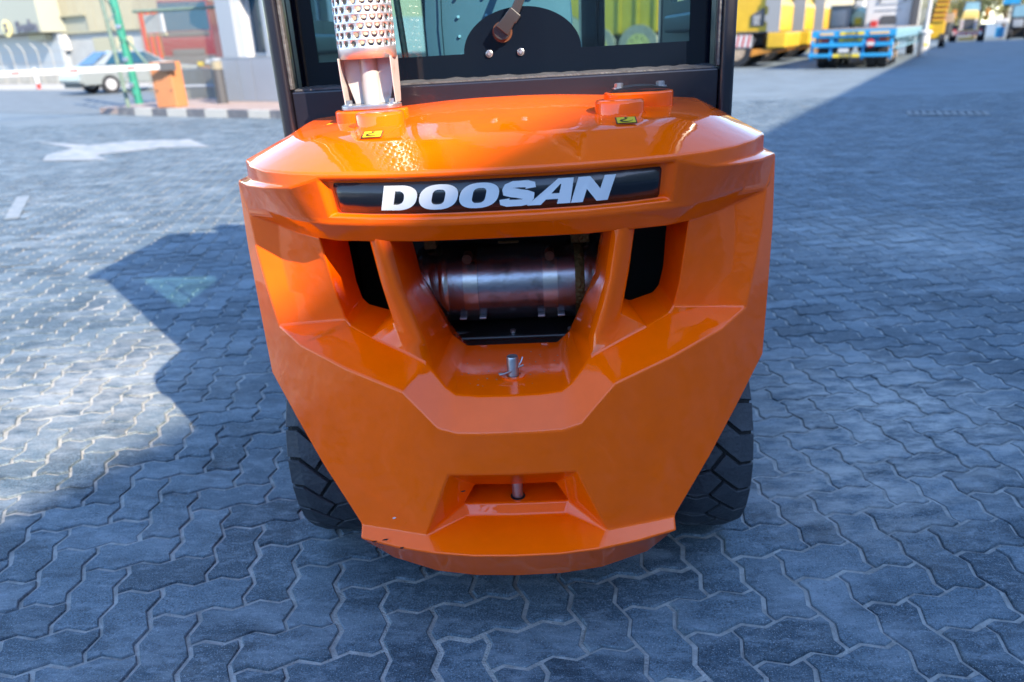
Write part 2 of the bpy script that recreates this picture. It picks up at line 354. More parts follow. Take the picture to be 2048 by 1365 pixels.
for i in range(-140, 150):
    for j in range(-60, 150):
        k = (i + j) % 4
        if k == 0: c = P0 + (PX * (i + 1) + PY * (j + 0.5)) * U; rot = 0
        elif k == 2: c = P0 + (PX * (i + 0.5) + PY * (j + 1)) * U; rot = 1
        else: continue
        if c.x < -13.8 or c.x > 13.8 or c.y < -3 or c.y > 13.8: continue
        q = px((c.x, c.y, 0)); near = (c - Vector((0.0, 0.3))).length < 3.0
        vis = q and -260 < q[0] < 2310 and -50 < q[1] < 1640
        if not (near or vis): continue
        size = 0
        if q and -60 < q[0] < 2108 and 0 < q[1] < 1425 and not inpoly(q, SIL): size = 1.0 / q[2] ** 3 * 1.0
        cells.append((size, c, rot))
cells.sort(key=lambda t: -t[0])
rp = random.Random(3)
def paver_xf(c, rot):
    T = Matrix.Translation((c.x + rp.gauss(0, .0009), c.y + rp.gauss(0, .0009), rp.gauss(0, 0.0014))) @ Matrix.Rotation(PA + (math.pi / 2 if rot else 0) + rp.gauss(0, 0.006), 4, 'Z')
    return T @ Matrix.Rotation(rp.gauss(0, 0.010), 4, 'X') @ Matrix.Rotation(rp.gauss(0, 0.006), 4, 'Y')
for s, c, rot in cells[:296]:
    o = bpy.data.objects.new('paver', PM[rp.randrange(6)]); col.objects.link(o); o.parent = yardobj
    o.matrix_local = paver_xf(c, rot) @ Matrix.Rotation(math.pi * rp.randrange(2), 4, 'Z')
V, F, T = [], [], []
for s, c, rot in cells[296:]:
    vs, fs = PG[rp.randrange(6)]; X = paver_xf(c, rot); o = len(V)
    q = px((c.x, c.y, 0)); far = q is None or q[2] > 4.5
    n = 18
    if far: vs = vs[:36]; fs = fs[:19]
    V += [tuple(X @ Vector(p)) for p in vs]; tn = rp.random()
    F += [[k + o for k in f] for f in fs]; T += [tn] * len(fs)
me = bpy.data.meshes.new('paver_field'); me.from_pydata(V, [], F); me.materials.append(M['paver'])
me.attributes.new('tone', 'FLOAT', 'FACE').data.foreach_set('value', T); me.update()
pf = bpy.data.objects.new('paver_field', me); col.objects.link(pf); pf.parent = yardobj; pf['kind'] = 'stuff'

# painted direction arrow and worn lines on the yard
ar = MB(); ar.prism([(-8.02, 10.62), (-6.80, 9.55), (-6.78, 8.9), (-6.45, 8.30), (-5.55, 8.22), (-6.0, 8.75), (-5.35, 9.32), (-4.6, 9.2), (-5.35, 10.24), (-6.3, 10.3), (-6.75, 9.9)], 0.005, 0.009, 'XY')
tag(ar.build('road_arrow', M['line']), kind='structure')
ln = MB(); ln.prism([(-4.46, 4.66), (-4.36, 4.7), (-4.95, 5.75), (-5.05, 5.70)], 0.005, 0.009, 'XY')
tag(ln.build('road_line', M['worn_line']), kind='structure')
# asphalt lane beyond the gate seam
lane = MB(); pts = [yard(-70, 9.3), yard(-16.2, 9.3), yard(-16.2, 20.6), yard(-70, 20.6)]
lane.prism([(p.x, p.y) for p in pts], -0.013, -0.004, 'XY'); tag(lane.build('road', M['asphalt']), kind='structure')
# drain grate set into the paving on the right
gr = thing('drain_grate', 'long iron drain grate set flush into the paving on the right', 'drain grate', (6.15, 10.3, 0), R(-22))
q = MB(); q.box((0, -0.29, 0.004), (1.05, 0.06, 0.02)); q.box((0, 0.29, 0.004), (1.05, 0.06, 0.02)); q.box((-0.5, 0, 0.004), (0.06, 0.52, 0.02)); q.box((0.5, 0, 0.004), (0.06, 0.52, 0.02)); q.build('frame', M['grate'], gr)
q = MB(); q.box((0, 0, 0.003), (0.06, 0.52, 0.016)); bar = q.mesh('bar', M['grate'])
for i in range(9):
    o = bpy.data.objects.new('bar', bar); col.objects.link(o); o.parent = gr; o.location = (-0.4 + 0.1 * i, 0, 0)

# ================================================================== FORKLIFT
fk = bpy.data.objects.new('forklift', None); col.objects.link(fk); fk.rotation_euler = (0, LEAN, 0)
tag(fk, 'orange forklift truck seen from behind with its dark cab and perforated exhaust stack', 'forklift')

# ---- counterweight: half shell, mirrored
cw = bmesh.new(); VB = {}
def vert(p):
    k = tuple(round(c, 5) for c in p)
    if k not in VB: VB[k] = cw.verts.new(k)
    return VB[k]
def face(*ps):
    ps2 = []
    for p in ps:
        if not ps2 or tuple(p) != tuple(ps2[-1]): ps2.append(p)
    if tuple(ps2[0]) == tuple(ps2[-1]): ps2.pop()
    if len(ps2) < 3: return
    for s in (1, -1):
        q = [vert((s * x, y, z)) for x, y, z in (ps2 if s == 1 else ps2[::-1])]
        if len(set(q)) < 3: continue
        try: cw.faces.new(q)
        except ValueError: pass
def lerp(a, b, t): return tuple(x + (y - x) * t for x, y in zip(a, b))
X9 = [0, .08, .16, .24, .328, .385, .45, .505, .546]
C1 = list(zip(X9, [-.022, -.02, -.013, -.001, .02, .045, .092, .165, .250], [1.045] * 9)) + [(.554, .40, 1.045), (.554, .57, 1.045)]
TT = [(0, .088, 1.083), (.075, .089, 1.083), (.15, .092, 1.083), (.222, .098, 1.0835), (.292, .108, 1.084), (.335, .124, 1.085), (.380, .157, 1.087), (.420, .215, 1.0895), (.445, .285, 1.092), (.455, .42, 1.098), (.455, .57, 1.104)]
C1b = [lerp(a, b, .94) for a, b in zip(TT, C1)]
def dome(p, t):
    c = (0, .57, 1.132); q = lerp(p, c, t); return (q[0], q[1], p[2] + (c[2] - p[2]) * (1 - (1 - t) ** 1.5))
rings = [TT] + [[dome(p, t) for p in TT] for t in (.1, .25, .45, .7)]
for i in range(10):
    face(C1[i], C1[i + 1], TT[i + 1], TT[i])
    for a, b in zip(rings[:-1], rings[1:]): face(a[i], a[i + 1], b[i + 1], b[i])
    face(rings[-1][i], rings[-1][i + 1], (0, .57, 1.132))
# band rows
R1 = [(x, y + .0005, 1.034) for (x, y, z) in C1[:5]] + [(.39, .048, 1.017), (.462, .098, 1.011), (.525, .178, 1.004), (.578, .268, 1.0)]
W = {6: (.450, .098, 1.017), 7: (.506, .172, 1.013), 8: (.549, .256, 1.010)}
C2 = list(zip([0, .08, .16, .24, .326, .372, .43, .485, .555], [-.002, 0, .008, .027, .055, .082, .13, .18, .237], [.943, .943, .943, .943, .942, .941, .939, .936, .931]))
R2 = [(x, y + .002, .957) for (x, y, z) in [lerp(a, b, .9) for a, b in zip(C1[:5], C2[:5])]] + [lerp(R1[i], C2[i], .8) for i in (5, 6, 7)] + [lerp(R1[8], C2[8], .8)]
RD = .013
R1i = [(R1[i][0] * (.955 if i == 4 else 1), R1[i][1] + RD, 1.028) for i in range(5)]
R2i = [(R2[i][0] * (.955 if i == 4 else 1), R2[i][1] + RD * .75, .9605) for i in range(5)]
for i in range(4):
    face(C1[i], C1[i + 1], R1[i + 1], R1[i]); face(R1[i], R1[i + 1], R1i[i + 1], R1i[i]); face(R1i[i], R1i[i + 1], R2i[i + 1], R2i[i])
    face(R2i[i], R2i[i + 1], R2[i + 1], R2[i]); face(R2[i], R2[i + 1], C2[i + 1], C2[i])
face(R1[4], R2[4], R2i[4], R1i[4])
face(C1[4], C1[5], R1[5], R1[4]); face(C1[5], C1[6], W[6], R1[5]); face(R1[5], W[6], R1[6])
for i in (6, 7): face(C1[i], C1[i + 1], W[i + 1], W[i]); face(W[i], W[i + 1], R1[i + 1], R1[i])
for i in range(4, 8): face(R1[i], R1[i + 1], R2[i + 1], R2[i]); face(R2[i], R2[i + 1], C2[i + 1], C2[i])
# side of the upper tier and the ledge
face(C1[8], C1[9], (.556, .40, 1.010), W[8]); face(C1[9], C1[10], (.556, .57, 1.010), (.556, .40, 1.010))
face(W[8], (.556, .40, 1.010), (.583, .40, 1.0), R1[8]); face((.556, .40, 1.010), (.556, .57, 1.010), (.583, .57, 1.0), (.583, .40, 1.0))
# underside of the band
C3 = list(zip([0, .08, .16, .24, .326, .372, .43, .485], [.036, .037, .043, .062, .090, .120, .170, .215], [.903, .903, .902, .901, .899, .899, .902, .911])) + [C2[8]]
for i in range(8): face(C2[i], C2[i + 1], C3[i + 1], C3[i])
C4 = [(x, y + .16, .905) for x, y, z in C3[:6]]
for i in range(5): face(C3[i], C3[i + 1], C4[i + 1], C4[i])
# side panels
S0, F0, E0 = C2[8], (.520, .200, .684), (.583, .262, .539)
S1, S2 = (.548, .226, .848), (.535, .213, .765)
pr = [[C3[5], C3[6], C3[7], S0], [(.371, .143, .842), (.435, .182, .846), (.492, .214, .848), S1], [(.364, .156, .757), (.428, .186, .760), (.484, .207, .763), S2], [(.355, .162, .708), (.410, .180, .698), (.468, .193, .690), F0]]
for a, b in zip(pr[:-1], pr[1:]):
    for i in range(3): face(a[i], a[i + 1], b[i + 1], b[i])
# vertical side
face(R1[8], R2[8], S0); face(R1[8], S0, S1, (.584, .266, .85)); face((.584, .266, .85), S1, S2, (.584, .265, .76)); face((.584, .265, .76), S2, F0, (.584, .264, .66)); face((.584, .264, .66), F0, E0); face(R1[8], (.584, .266, .85), (.584, .265, .76), (.584, .264, .66), E0, (.583, .40, .62), (.583, .40, 1.0)); face((.583, .40, 1.0), (.583, .40, .62), (.583, .57, .64), (.583, .57, 1.0))
# upward facets of the V
PK, PKb, FC, FD, FE, FF, FG, FH, FZ = (.346, .158, .694), (.292, .122, .678), (.222, .088, .656), (.172, .062, .639), (.155, .055, .620), (.130, .030, .598), (.109, .018, .586), (.06, .012, .583), (0, .010, .583)
K1, K2_, K3, K3b, K4, K4b, K5 = (.450, .120, .667), (.337, .048, .639), (.214, -.008, .609), (.180, -.022, .575), (.145, -.034, .537), (.107, -.040, .527), (0, -.044, .526)
face(F0, K1, pr[3][1], pr[3][2]); face(K1, K2_, PKb, PK, pr[3][0], pr[3][1]); face(K2_, K3, FD, FC, PKb)
face(K3, K3b, FE, FD); face(K3b, K4, FF, FE); face(K4, K4b, FG, FF); face(K4b, (.05, -.043, .526), FH, FG); face((.05, -.043, .526), K5, FZ, FH)
# pocket walls beside the struts
qs = [(.352, .26, .905), (.352, .26, .854), (.347, .26, .765), (.338, .26, .722)]
po = [C3[5], pr[1][0], pr[2][0], pr[3][0]]
for i in range(3): face(po[i], po[i + 1], qs[i + 1], qs[i])
face(po[3], PK, (.325, .26, .706), qs[3]); face(PK, PKb, (.272, .25, .692), (.325, .26, .706))
# struts
so_ = [(.266, .085, .93), (.252, .092, .81), (.238, .102, .718)]; sor = [(.270, .24, .93), (.258, .25, .81), (.246, .25, .705)]
sr0 = [(.246, .055, .93), (.226, .060, .81), (.200, .080, .690)]
sr = [(.218, .053, .93), (.200, .062, .80), (.168, .086, .672)]
op = [(.216, .21, .93), (.192, .235, .765), (.135, .242, .628), (.106, .264, .592)]
for i in range(2): face(so_[i], so_[i + 1], sor[i + 1], sor[i]); face(sr0[i], sr0[i + 1], so_[i + 1], so_[i]); face(sr[i], sr[i + 1], sr0[i + 1], sr0[i]); face(op[i], op[i + 1], sr[i + 1], sr[i])
face(so_[2], sr0[2], FC, PKb); face(sr0[2], sr[2], FD, FC); face(so_[2], PKb, (.272, .25, .692), sor[2])
face(sr[2], op[2], FE, FD); face(op[2], op[3], FF, FE); face(FF, op[3], FG); face(FG, op[3], (0, .264, .592), FZ, FH)
face(op[0], op[1], (.21, .33, .765), (.235, .33, .93)); face(op[1], op[2], (.15, .33, .62), (.21, .33, .765)); face(op[2], op[3], (.11, .33, .56), (.15, .33, .62)); face(op[3], (0, .264, .592), (0, .33, .56), (.11, .33, .56))
# big lower face
m1, m2, I0, TP, J1, S_1, S_2, S_3 = (.505, .172, .452), (.425, .088, .364), (.345, .012, .276), (.194, -.026, .272), (.268, -.004, .44), (.133, -.034, .426), (.07, -.040, .428), (0, -.042, .428)
face(F0, E0, m1, K1); face(K1, m1, m2, K2_); face(K2_, m2, J1, K3); face(J1, m2, I0, TP); face(K3, J1, S_1, K3b); face(J1, TP, S_1); face(K3b, S_1, K4); face(K4, S_1, S_2, K4b); face(K4b, S_2, S_3, K5, (.05, -.043, .526))
# lower slot
HT, HB = (.088, .045, .350), (.116, .047, .300)
face(S_1, TP, HB, HT); face(S_1, HT, (0, .042, .350), S_3, S_2)
face(HT, HB, (.12, .17, .288), (.095, .17, .350)); face(HT, (.095, .17, .35), (0, .17, .35), (0, .042, .35)); face(HB, (0, .045, .300), (0, .17, .288), (.12, .17, .288)); face((.095, .17, .35), (.12, .17, .288), (0, .17, .288), (0, .17, .35))
LI = (.108, .036, .2745)
RM = [(0, -.076, .250), (.09, -.073, .250), (.176, -.060, .250), (.262, -.036, .250), (.345, -.006, .252)]
face(HB, LI, (0, .033, .2745), (0, .045, .300)); face(TP, LI, HB)
face(LI, (0, .033, .2745), RM[0], RM[1]); face(LI, RM[1], RM[2], TP); face(TP, RM[2], RM[3]); face(TP, RM[3], RM[4], I0)
BT = [(0, -.018, .150), (.095, -.014, .150), (.185, .004, .150), (.292, .052, .152), (.362, .112, .165)]
for i in range(4): face(RM[i], RM[i + 1], BT[i + 1], BT[i]); face(BT[i], BT[i + 1], (BT[i + 1][0] * .95, .5, .17), (BT[i][0] * .95, .5, .17))
face(RM[4], I0, (.33, .14, .276), BT[4])
# return of the shell inside the wheel arch
face(E0, m1, (.44, .26, .48), (.50, .34, .62), (.583, .40, .62)); face(m1, m2, (.38, .22, .38), (.44, .26, .48)); face(m2, I0, (.33, .14, .276), (.38, .22, .38))
face((.50, .34, .62), (.583, .40, .62), (.583, .57, .64), (.50, .57, .64))
bmesh.ops.recalc_face_normals(cw, faces=cw.faces)
top = max(cw.faces, key=lambda f: f.calc_center_median().z)
if top.normal.z < 0: bmesh.ops.reverse_faces(cw, faces=cw.faces)
for f in cw.faces: f.smooth = True
for e in cw.edges:
    if len(e.link_faces) == 2: e.smooth = e.calc_face_angle(0) < R(24)
SOFT = set()
for a_, b_ in ((sr0[0], sr0[1]), (sr0[1], sr0[2]), (sr[0], sr[1]), (sr[1], sr[2]), (so_[2], sr0[2]), (sr0[2], sr[2]), (sr0[2], FC), (so_[2], PKb), (sr[2], FD), (so_[2], sor[2]), (TT[4], TT[5]), (op[2], FE), (op[3], FG), (FF, op[3])):
    for sg_ in (1, -1): SOFT.add(frozenset(tuple(round(c, 5) for c in (sg_ * p[0], p[1], p[2])) for p in (a_, b_)))
wl = cw.edges.layers.float.new('bevel_weight_edge')
for e in cw.edges:
    key = frozenset(tuple(round(c, 5) for c in v.co) for v in e.verts); e[wl] = 0.0
    if len(e.link_faces) == 2 and e.calc_face_angle(0) > R(17): e[wl] = 1.0
    if key in SOFT: e[wl] = 0.0; e.smooth = True
cme = bpy.data.meshes.new('counterweight'); cw.to_mesh(cme); cw.free(); cme.materials.append(M['orange'])
cwo = bpy.data.objects.new('counterweight', cme); col.objects.link(cwo); cwo.parent = fk
md = cwo.modifiers.new('bevel', 'BEVEL'); md.width = .0065; md.segments = 3; md.limit_method = 'WEIGHT'; md.use_clamp_overlap = True; md.loop_slide = True
wn = cwo.modifiers.new('wn', 'WEIGHTED_NORMAL'); wn.keep_sharp = False; wn.weight = 60

# ---- badge: black panel following the band, white italic letters
def band_y(x): 
    x = abs(x); q = [(a[0], a[1]) for a in R1i]
    for (x0, y0), (x1, y1) in zip(q[:-1], q[1:]):
        if x <= x1: break
    t = (x - x0) / (x1 - x0); ya = y0 + (y1 - y0) * t
    q2 = [(a[0], a[1]) for a in R2i]
    for (x0, y0), (x1, y1) in zip(q2[:-1], q2[1:]):
        if x <= x1: break
    return ya, y0 + (y1 - y0) * (x - x0) / (x1 - x0)
def on_band(x, z, off):                             # point on the recess floor, lifted off it
    ya, yb = band_y(x); t = (1.028 - z) / (1.028 - .9605); return (x, ya + (yb - ya) * t - off, z)
bp_ = bmesh.new(); xs = [-.303 + .606 * i / 40 for i in range(41)]
Z0, Z1 = .9635, 1.0245
def bz(x):
    d = .303 - abs(x); r = .006
    return (r - math.sqrt(max(0, r * r - (r - d) ** 2))) if d < r else 0
fr_, bk_ = [], []
for x in [-.303, -.301, -.299] + xs[1:-1] + [.299, .301, .303]:
    k = bz(x); fr_.append([bp_.verts.new(on_band(x, z, .0022)) for z in (Z0 + k, Z1 - k)]); bk_.append([bp_.verts.new(on_band(x, z, -.001)) for z in (Z0 + k, Z1 - k)])
for a, b, c, d in zip(fr_[:-1], fr_[1:], bk_[:-1], bk_[1:]):
    bp_.faces.new((a[0], b[0], b[1], a[1])); bp_.faces.new((a[1], b[1], d[1], c[1])); bp_.faces.new((a[0], c[0], d[0], b[0]))
bme = bpy.data.meshes.new('badge_panel'); bmesh.ops.recalc_face_normals(bp_, faces=bp_.faces); bp_.to_mesh(bme); bp_.free(); bme.materials.append(M['badge'])
for p in bme.polygons: p.use_smooth = True
bo = bpy.data.objects.new('badge_panel', bme); col.objects.link(bo); bo.parent = cwo

def rounded(w, h, rx, ry, n=8, cx=0, cy=0, e=2.0):
    out = []
    for sx, sy, a0 in ((1, 1, 0), (-1, 1, 90), (-1, -1, 180), (1, -1, 270)):
        for i in range(n + 1):
            t = R(a0 + 90 * i / n); c, s_ = math.cos(t), math.sin(t)
            c = math.copysign(abs(c) ** (2 / e), c); s_ = math.copysign(abs(s_) ** (2 / e), s_)
            out.append((cx + sx * (w / 2 - rx) + rx * c, cy + sy * (h / 2 - ry) + ry * s_))
    return out
def strip(outer, inner):                            # ring between two outlines with equal counts
    n = len(outer); return [(outer[i], outer[(i + 1) % n], inner[(i + 1) % n], inner[i]) for i in range(n)]
def letter_polys(ch):                               # heavy italic capitals in a box 1 high; the slant is added afterwards
    if ch == 'O': return strip(rounded(1.18, 1.0, .56, .48, 8, .59, .5, 2.3), rounded(.40, .60, .19, .22, 8, .59, .5, 2.6)), 1.18
    if ch == 'D':
        n = 9; out = [(0, 0), (0, .0), (0, 1), (.0, 1)]; O = [(0, 1)] + [(.55 + .53 * math.sin(R(90 * i / n)), .5 + .5 * math.cos(R(90 * i / n)) ** .8) for i in range(n + 1)]
        O += [(.55 + .53 * math.cos(R(90 * i / n)), .5 - .5 * math.sin(R(90 * i / n)) ** .8) for i in range(1, n + 1)] + [(0, 0)]
        I = [(.37, .78)] + [(.48 + .20 * math.sin(R(90 * i / n)), .5 + .28 * math.cos(R(90 * i / n)) ** .8) for i in range(n + 1)]
        I += [(.48 + .20 * math.cos(R(90 * i / n)), .5 - .28 * math.sin(R(90 * i / n)) ** .8) for i in range(1, n + 1)] + [(.37, .22)]
        return strip(O, I), 1.10
    if ch == 'A':
        return [((-.17, 0), (.25, 0), (.66, .78), (.56, 1)), ((.56, 1), (.66, .78), (.70, .78), (1.02, 1)), ((.70, .78), (.74, 0), (1.14, 0), (1.02, 1)), ((.30, .20), (.74, .20), (.72, .42), (.43, .42))], 1.14
    if ch == 'N':
        return [((0, 0), (.36, 0), (.36, 1), (0, 1)), ((.78, 0), (1.12, 0), (1.12, 1), (.78, 1)), ((.36, 1), (.36, .52), (.78, 0), (.78, .48))], 1.12
    if ch == 'S':
        n = 22; P = []
        ctrl = [(.86, .70), (.84, .82), (.70, .87), (.52, .87), (.30, .87), (.20, .80), (.20, .70), (.22, .60), (.36, .545), (.54, .50), (.74, .45), (.86, .40), (.86, .28), (.84, .17), (.70, .13), (.50, .13), (.30, .13), (.18, .18), (.16, .30)]
        hw = [.155, .15, .135, .125, .13, .16, .185, .19, .175, .165, .175, .19, .185, .16, .13, .125, .135, .15, .155]
        L_, R_ = [], []
        for i, c in enumerate(ctrl):
            a = Vector(ctrl[max(i - 1, 0)]); b = Vector(ctrl[min(i + 1, len(ctrl) - 1)]); d = (b - a).normalized(); nn = Vector((-d.y, d.x)); L_.append(Vector(c) + nn * hw[i]); R_.append(Vector(c) - nn * hw[i])
        return [(tuple(L_[i]), tuple(R_[i]), tuple(R_[i + 1]), tuple(L_[i + 1])) for i in range(len(ctrl) - 1)], 1.04
    return [], .5
x0 = -.2165; hgt = .0475; z0 = .9705; wsc = 1.27
for ch in 'DOOSAN':
    polys, wd = letter_polys(ch); lm = bmesh.new()
    for pg in polys:
        vs_ = []
        for (a, b) in pg:
            vs_.append((a, b))
        pts = [(x0 + (a * wsc + .30 * b) * hgt, z0 + b * hgt) for a, b in vs_]
        try: lm.faces.new([lm.verts.new(on_band(x, z, .0042)) for x, z in pts])
        except ValueError: pass
    bmesh.ops.remove_doubles(lm, verts=lm.verts, dist=1e-5)
    bmesh.ops.recalc_face_normals(lm, faces=lm.faces)
    ex = bmesh.ops.extrude_face_region(lm, geom=lm.faces[:]); bmesh.ops.translate(lm, verts=[v for v in ex['geom'] if isinstance(v, bmesh.types.BMVert)], vec=(0, .0025, 0))
    bmesh.ops.recalc_face_normals(lm, faces=lm.faces)
    me = bpy.data.meshes.new('letter'); lm.to_mesh(me); lm.free(); me.materials.append(M['letter'])
    o = bpy.data.objects.new('letter', me); col.objects.link(o); o.parent = cwo
    x0 += (wd + (.055 if ch not in 'SA' else .02)) * wsc * hgt

# ---- bosses on the hood, decals, cover plate
def boss(x, y, r, zt, zb=1.07, foot=None):
    q = MB()
    if foot: q.loft([[(x + foot[0] * math.cos(t), foot[1] + foot[0] * math.sin(t) * foot[2], foot[3]) for t in [2 * math.pi * i / 32 for i in range(32)]], [(x + r * 1.04 * math.cos(t), y + r * 1.04 * math.sin(t), zt - .026) for t in [2 * math.pi * i / 32 for i in range(32)]]])
    q.lathe([(r * 1.01, zb), (r, zt - .006), (r - .0015, zt - .002), (r - .005, zt), (.0001, zt)], (x, y, 0), 'Z', 32)
    return q.build('lifting_boss', M['orange'], cwo, smooth=50)
boss(-.246, .25, .050, 1.129, foot=(.062, .225, 1.75, 1.083))
boss(.249, .25, .050, 1.127, foot=(.062, .225, 1.75, 1.083))
def slot_boss(x0, x1, y, r, zt):
    q = MB(); pl = [(x1 + r * math.cos(t), y + r * math.sin(t)) for t in [R(-90 + 180 * i / 12) for i in range(13)]] + [(x0 + r * math.cos(t), y + r * math.sin(t)) for t in [R(90 + 180 * i / 12) for i in range(13)]]
    q.prism(pl, 1.07, zt, 'XY'); return q.build('mounting_pad', M['orange'], cwo, bevel=.004, smooth=40)
slot_boss(-.312, -.258, .36, .054, 1.1275)
slot_boss(.272, .330, .36, .046, 1.134)
q = MB(); n = 14; ax = [.243 + .118 * i / n for i in range(n + 1)]
rows = []
for x in ax:
    u = (x - .243) / .118; z = 1.1365 + .006 * math.sin(u * math.pi); hw_ = .034 * (1 - .25 * abs(2 * u - 1)); rows.append([(x, .355 - hw_, z), (x, .355 + hw_, z), (x, .355 + hw_, z + .004), (x, .355 - hw_, z + .004)])
q.loft(rows); cover = q.build('cover_plate', M['cover'], cwo, smooth=40)
def hexbolt(parent, loc, r=.009, h=.008, name='bolt', m=None, washer=True):
    q = MB()
    if washer: q.cyl((0, 0, 0), (0, 0, .002), r * 1.45, n=16)
    q.cyl((0, 0, .002), (0, 0, .002 + h), r, n=6); q.cyl((0, 0, .002 + h), (0, 0, .003 + h), r * .85, n=6)
    o = q.build(name, m or M['steel'], parent, smooth=25); o.location = loc; return o
hexbolt(cwo, (.258, .352, 1.1415), .0095); hexbolt(cwo, (.347, .352, 1.1415), .0095)

def decal(x, y, wdt, hgt_, rot, tilt):
    o = bpy.data.objects.new('hook_decal', None); col.objects.link(o)
    q = MB(); q.box((0, 0, 0), (wdt, hgt_, .0008)); b = q.build('hook_decal', M['dark_decal'], cwo)
    bpy.data.objects.remove(o)
    f = MB(); f.box((0, 0, .0006), (wdt * .88, hgt_ * .86, .0008)); 
    s = wdt * .40; pts = [(.34, .86), (.02, .80), (.04, .52), (.22, .40), (.02, .20), (-.34, .02), (-.56, -.28), (-.40, -.62), (.05, -.74), (.52, -.62), (.86, -.26)]
    hk = []
    for i in range(len(pts) - 1): hk.append((pts[i], pts[i + 1]))
    for (a, c), wd_ in zip(hk, (.10, .12, .12, .14, .18, .24, .28, .25, .18, .10)):
        a, c = Vector(a) * s - Vector((.1 * s, 0)), Vector(c) * s - Vector((.1 * s, 0)); d = (c - a).normalized() ; nn = Vector((-d.y, d.x)) * wd_ * s * .55; a = a - d * s * .05; c = c + d * s * .05
        f.add([(a.x - nn.x, a.y * .8 - nn.y, .0016), (c.x - nn.x, c.y * .8 - nn.y, .0016), (c.x + nn.x, c.y * .8 + nn.y, .0016), (a.x + nn.x, a.y * .8 + nn.y, .0016)], [(0, 1, 2, 3)], 1)
    f.build('decal_print', [M['yellow_decal'], M['dark_decal']], b, recalc=False)
    return b
zt_ = {}
d = decal(0, 0, .040, .030, 0, 0); d.location = (-.242, .142, 1.0955); d.rotation_euler = (R(17), 0, R(-1)); zt_['l'] = d
d = decal(0, 0, .040, .030, 0, 0); d.location = (.251, .146, 1.0962); d.rotation_euler = (R(17), 0, R(1))
d = decal(0, 0, .040, .030, 0, 0); d.location = (-.378, .33, 1.0985); d.rotation_euler = (R(3), R(-8), R(60))

# ---- tow pin with washer and split pin, lower pin in the slot
q = MB(); q.lathe([(.0165, 0), (.026, 0), (.026, .004), (.0165, .004)], (.007, .10, .5845), 'Z', 24, closed=True); q.build('pin_washer', M['orange'], cwo, smooth=40)
q = MB(); q.lathe([(.0125, .50), (.0125, .628), (.0112, .631), (.0001, .6315)], (.007, .10, 0), 'Z', 20); q.build('tow_pin', M['steel'], cwo, smooth=40)
q = MB(); zc = .6015
q.tube([(-.010, .088, zc - .006), (-.018, .087, zc - .004), (-.022, .084, zc - .003), (-.020, .080, zc - .004), (-.012, .081, zc - .003), (.0, .084, zc), (.012, .094, zc + .003), (.030, .100, zc + .008)], .0021, 6)
q.tube([(-.010, .088, zc - .006), (.006, .090, zc - .002), (.018, .103, zc + .004), (.025, .112, zc + .012), (.028, .116, zc + .020)], .0018, 6)
q.build('split_pin', M['steel'], cwo, smooth=60)
q = MB(); q.lathe([(.0125, .302), (.0125, .36)], (.003, .072, 0), 'Z', 20); q.lathe([(.0125, .299), (.0165, .299), (.0165, .301), (.0125, .301)], (.003, .072, 0), 'Z', 20, 1, closed=True)
q.build('lower_pin', [M['steel'], M['black']], cwo, smooth=40)
# chips where the paint is knocked off
for (x, y, z, sx, sz) in ((-.283, -.0285, .266, .0065, .0024), (-.312, -.018, .2535, .005, .002), (-.248, -.0405, .2525, .004, .0022), (-.2605, -.0195, .315, .0035, .0018), (-.109, -.002, .366, .005, .002)):
    rr = random.Random(int(abs(x) * 1e4)); q = MB()
    q.add([(x + sx * (1 + rr.uniform(-.3, .3)) * math.cos(t), y - .0016 + .25 * sx * math.cos(t), z + sz * (1 + rr.uniform(-.35, .35)) * math.sin(t)) for t in [2 * math.pi * i / 9 for i in range(9)]], [tuple(range(9))])
    q.build('paint_chip', M['black'] if sx > .0036 else M['letter'], cwo)

q = MB(); rr = random.Random(21)
for k in range(34):
    x, y = rr.uniform(-.105, .105), rr.uniform(.05, .235); z = .5845 + (y - .01) / .252 * .009; r_ = rr.uniform(.0008, .0022)
    q.add([(x + r_ * math.cos(t) * rr.uniform(.6, 1.3), y + r_ * math.sin(t), z + .0006) for t in [2 * math.pi * i / 6 for i in range(6)]], [tuple(range(6))])
gs = q.build('grit', M['dusty'], cwo); gs['kind'] = 'stuff'
# ---- engine bay and muffler
q = MB(); q.box((0, .64, .72), (1.0, .02, .70)); q.box((-.42, .44, .60), (.02, .4, .5)); q.box((.42, .44, .60), (.02, .4, .5)); q.box((0, .42, .45), (.8, .42, .02)); q.box((0, .48, .93), (.8, .34, .02))
q.build('engine_bay', M['black'], fk)
mf = MB(); L_ = .215
mf.lathe([(.0001, -L_ - .03), (.05, -L_ - .026), (.082, -L_ - .012), (.097, -L_ + .01), (.10, -L_ + .04), (.10, L_ - .04), (.097, L_ - .01), (.082, L_ + .012), (.05, L_ + .026), (.0001, L_ + .03)], (0, .43, .70), 'X', 40)
mf = mf.build('muffler', M['muffler'], fk, smooth=40)
for sx in (-.095, .095):
    q = MB(); q.lathe([(.1015, sx - .018), (.1035, sx - .0175), (.1035, sx + .0175), (.1015, sx + .018)], (0, .43, .70), 'X', 40); q.build('strap', M['strap'], mf, smooth=40)
    q = MB(); q.cyl((sx, .34, .79), (sx, .30, .79), .011, n=14); q.cyl((sx, .30, .79), (sx, .296, .79), .006, n=10); q.build('strap_bolt', M['rust'], mf, smooth=40)
    for dx in (-.024, .024):
        q = MB(); q.box((sx + dx, .345, .632), (.017, .02, .005)); q.build('clip', M['steel'], mf, bevel=.001)
for sx, m_ in ((-.16, 'strap'), (.165, 'weld')):
    q = MB(); q.lathe([(.0995, sx - .012), (.103, sx - .006), (.1035, sx), (.103, sx + .006), (.0995, sx + .012)], (0, .43, .70), 'X', 40); q.build('weld_seam', M[m_], mf, smooth=60)
q = MB(); 
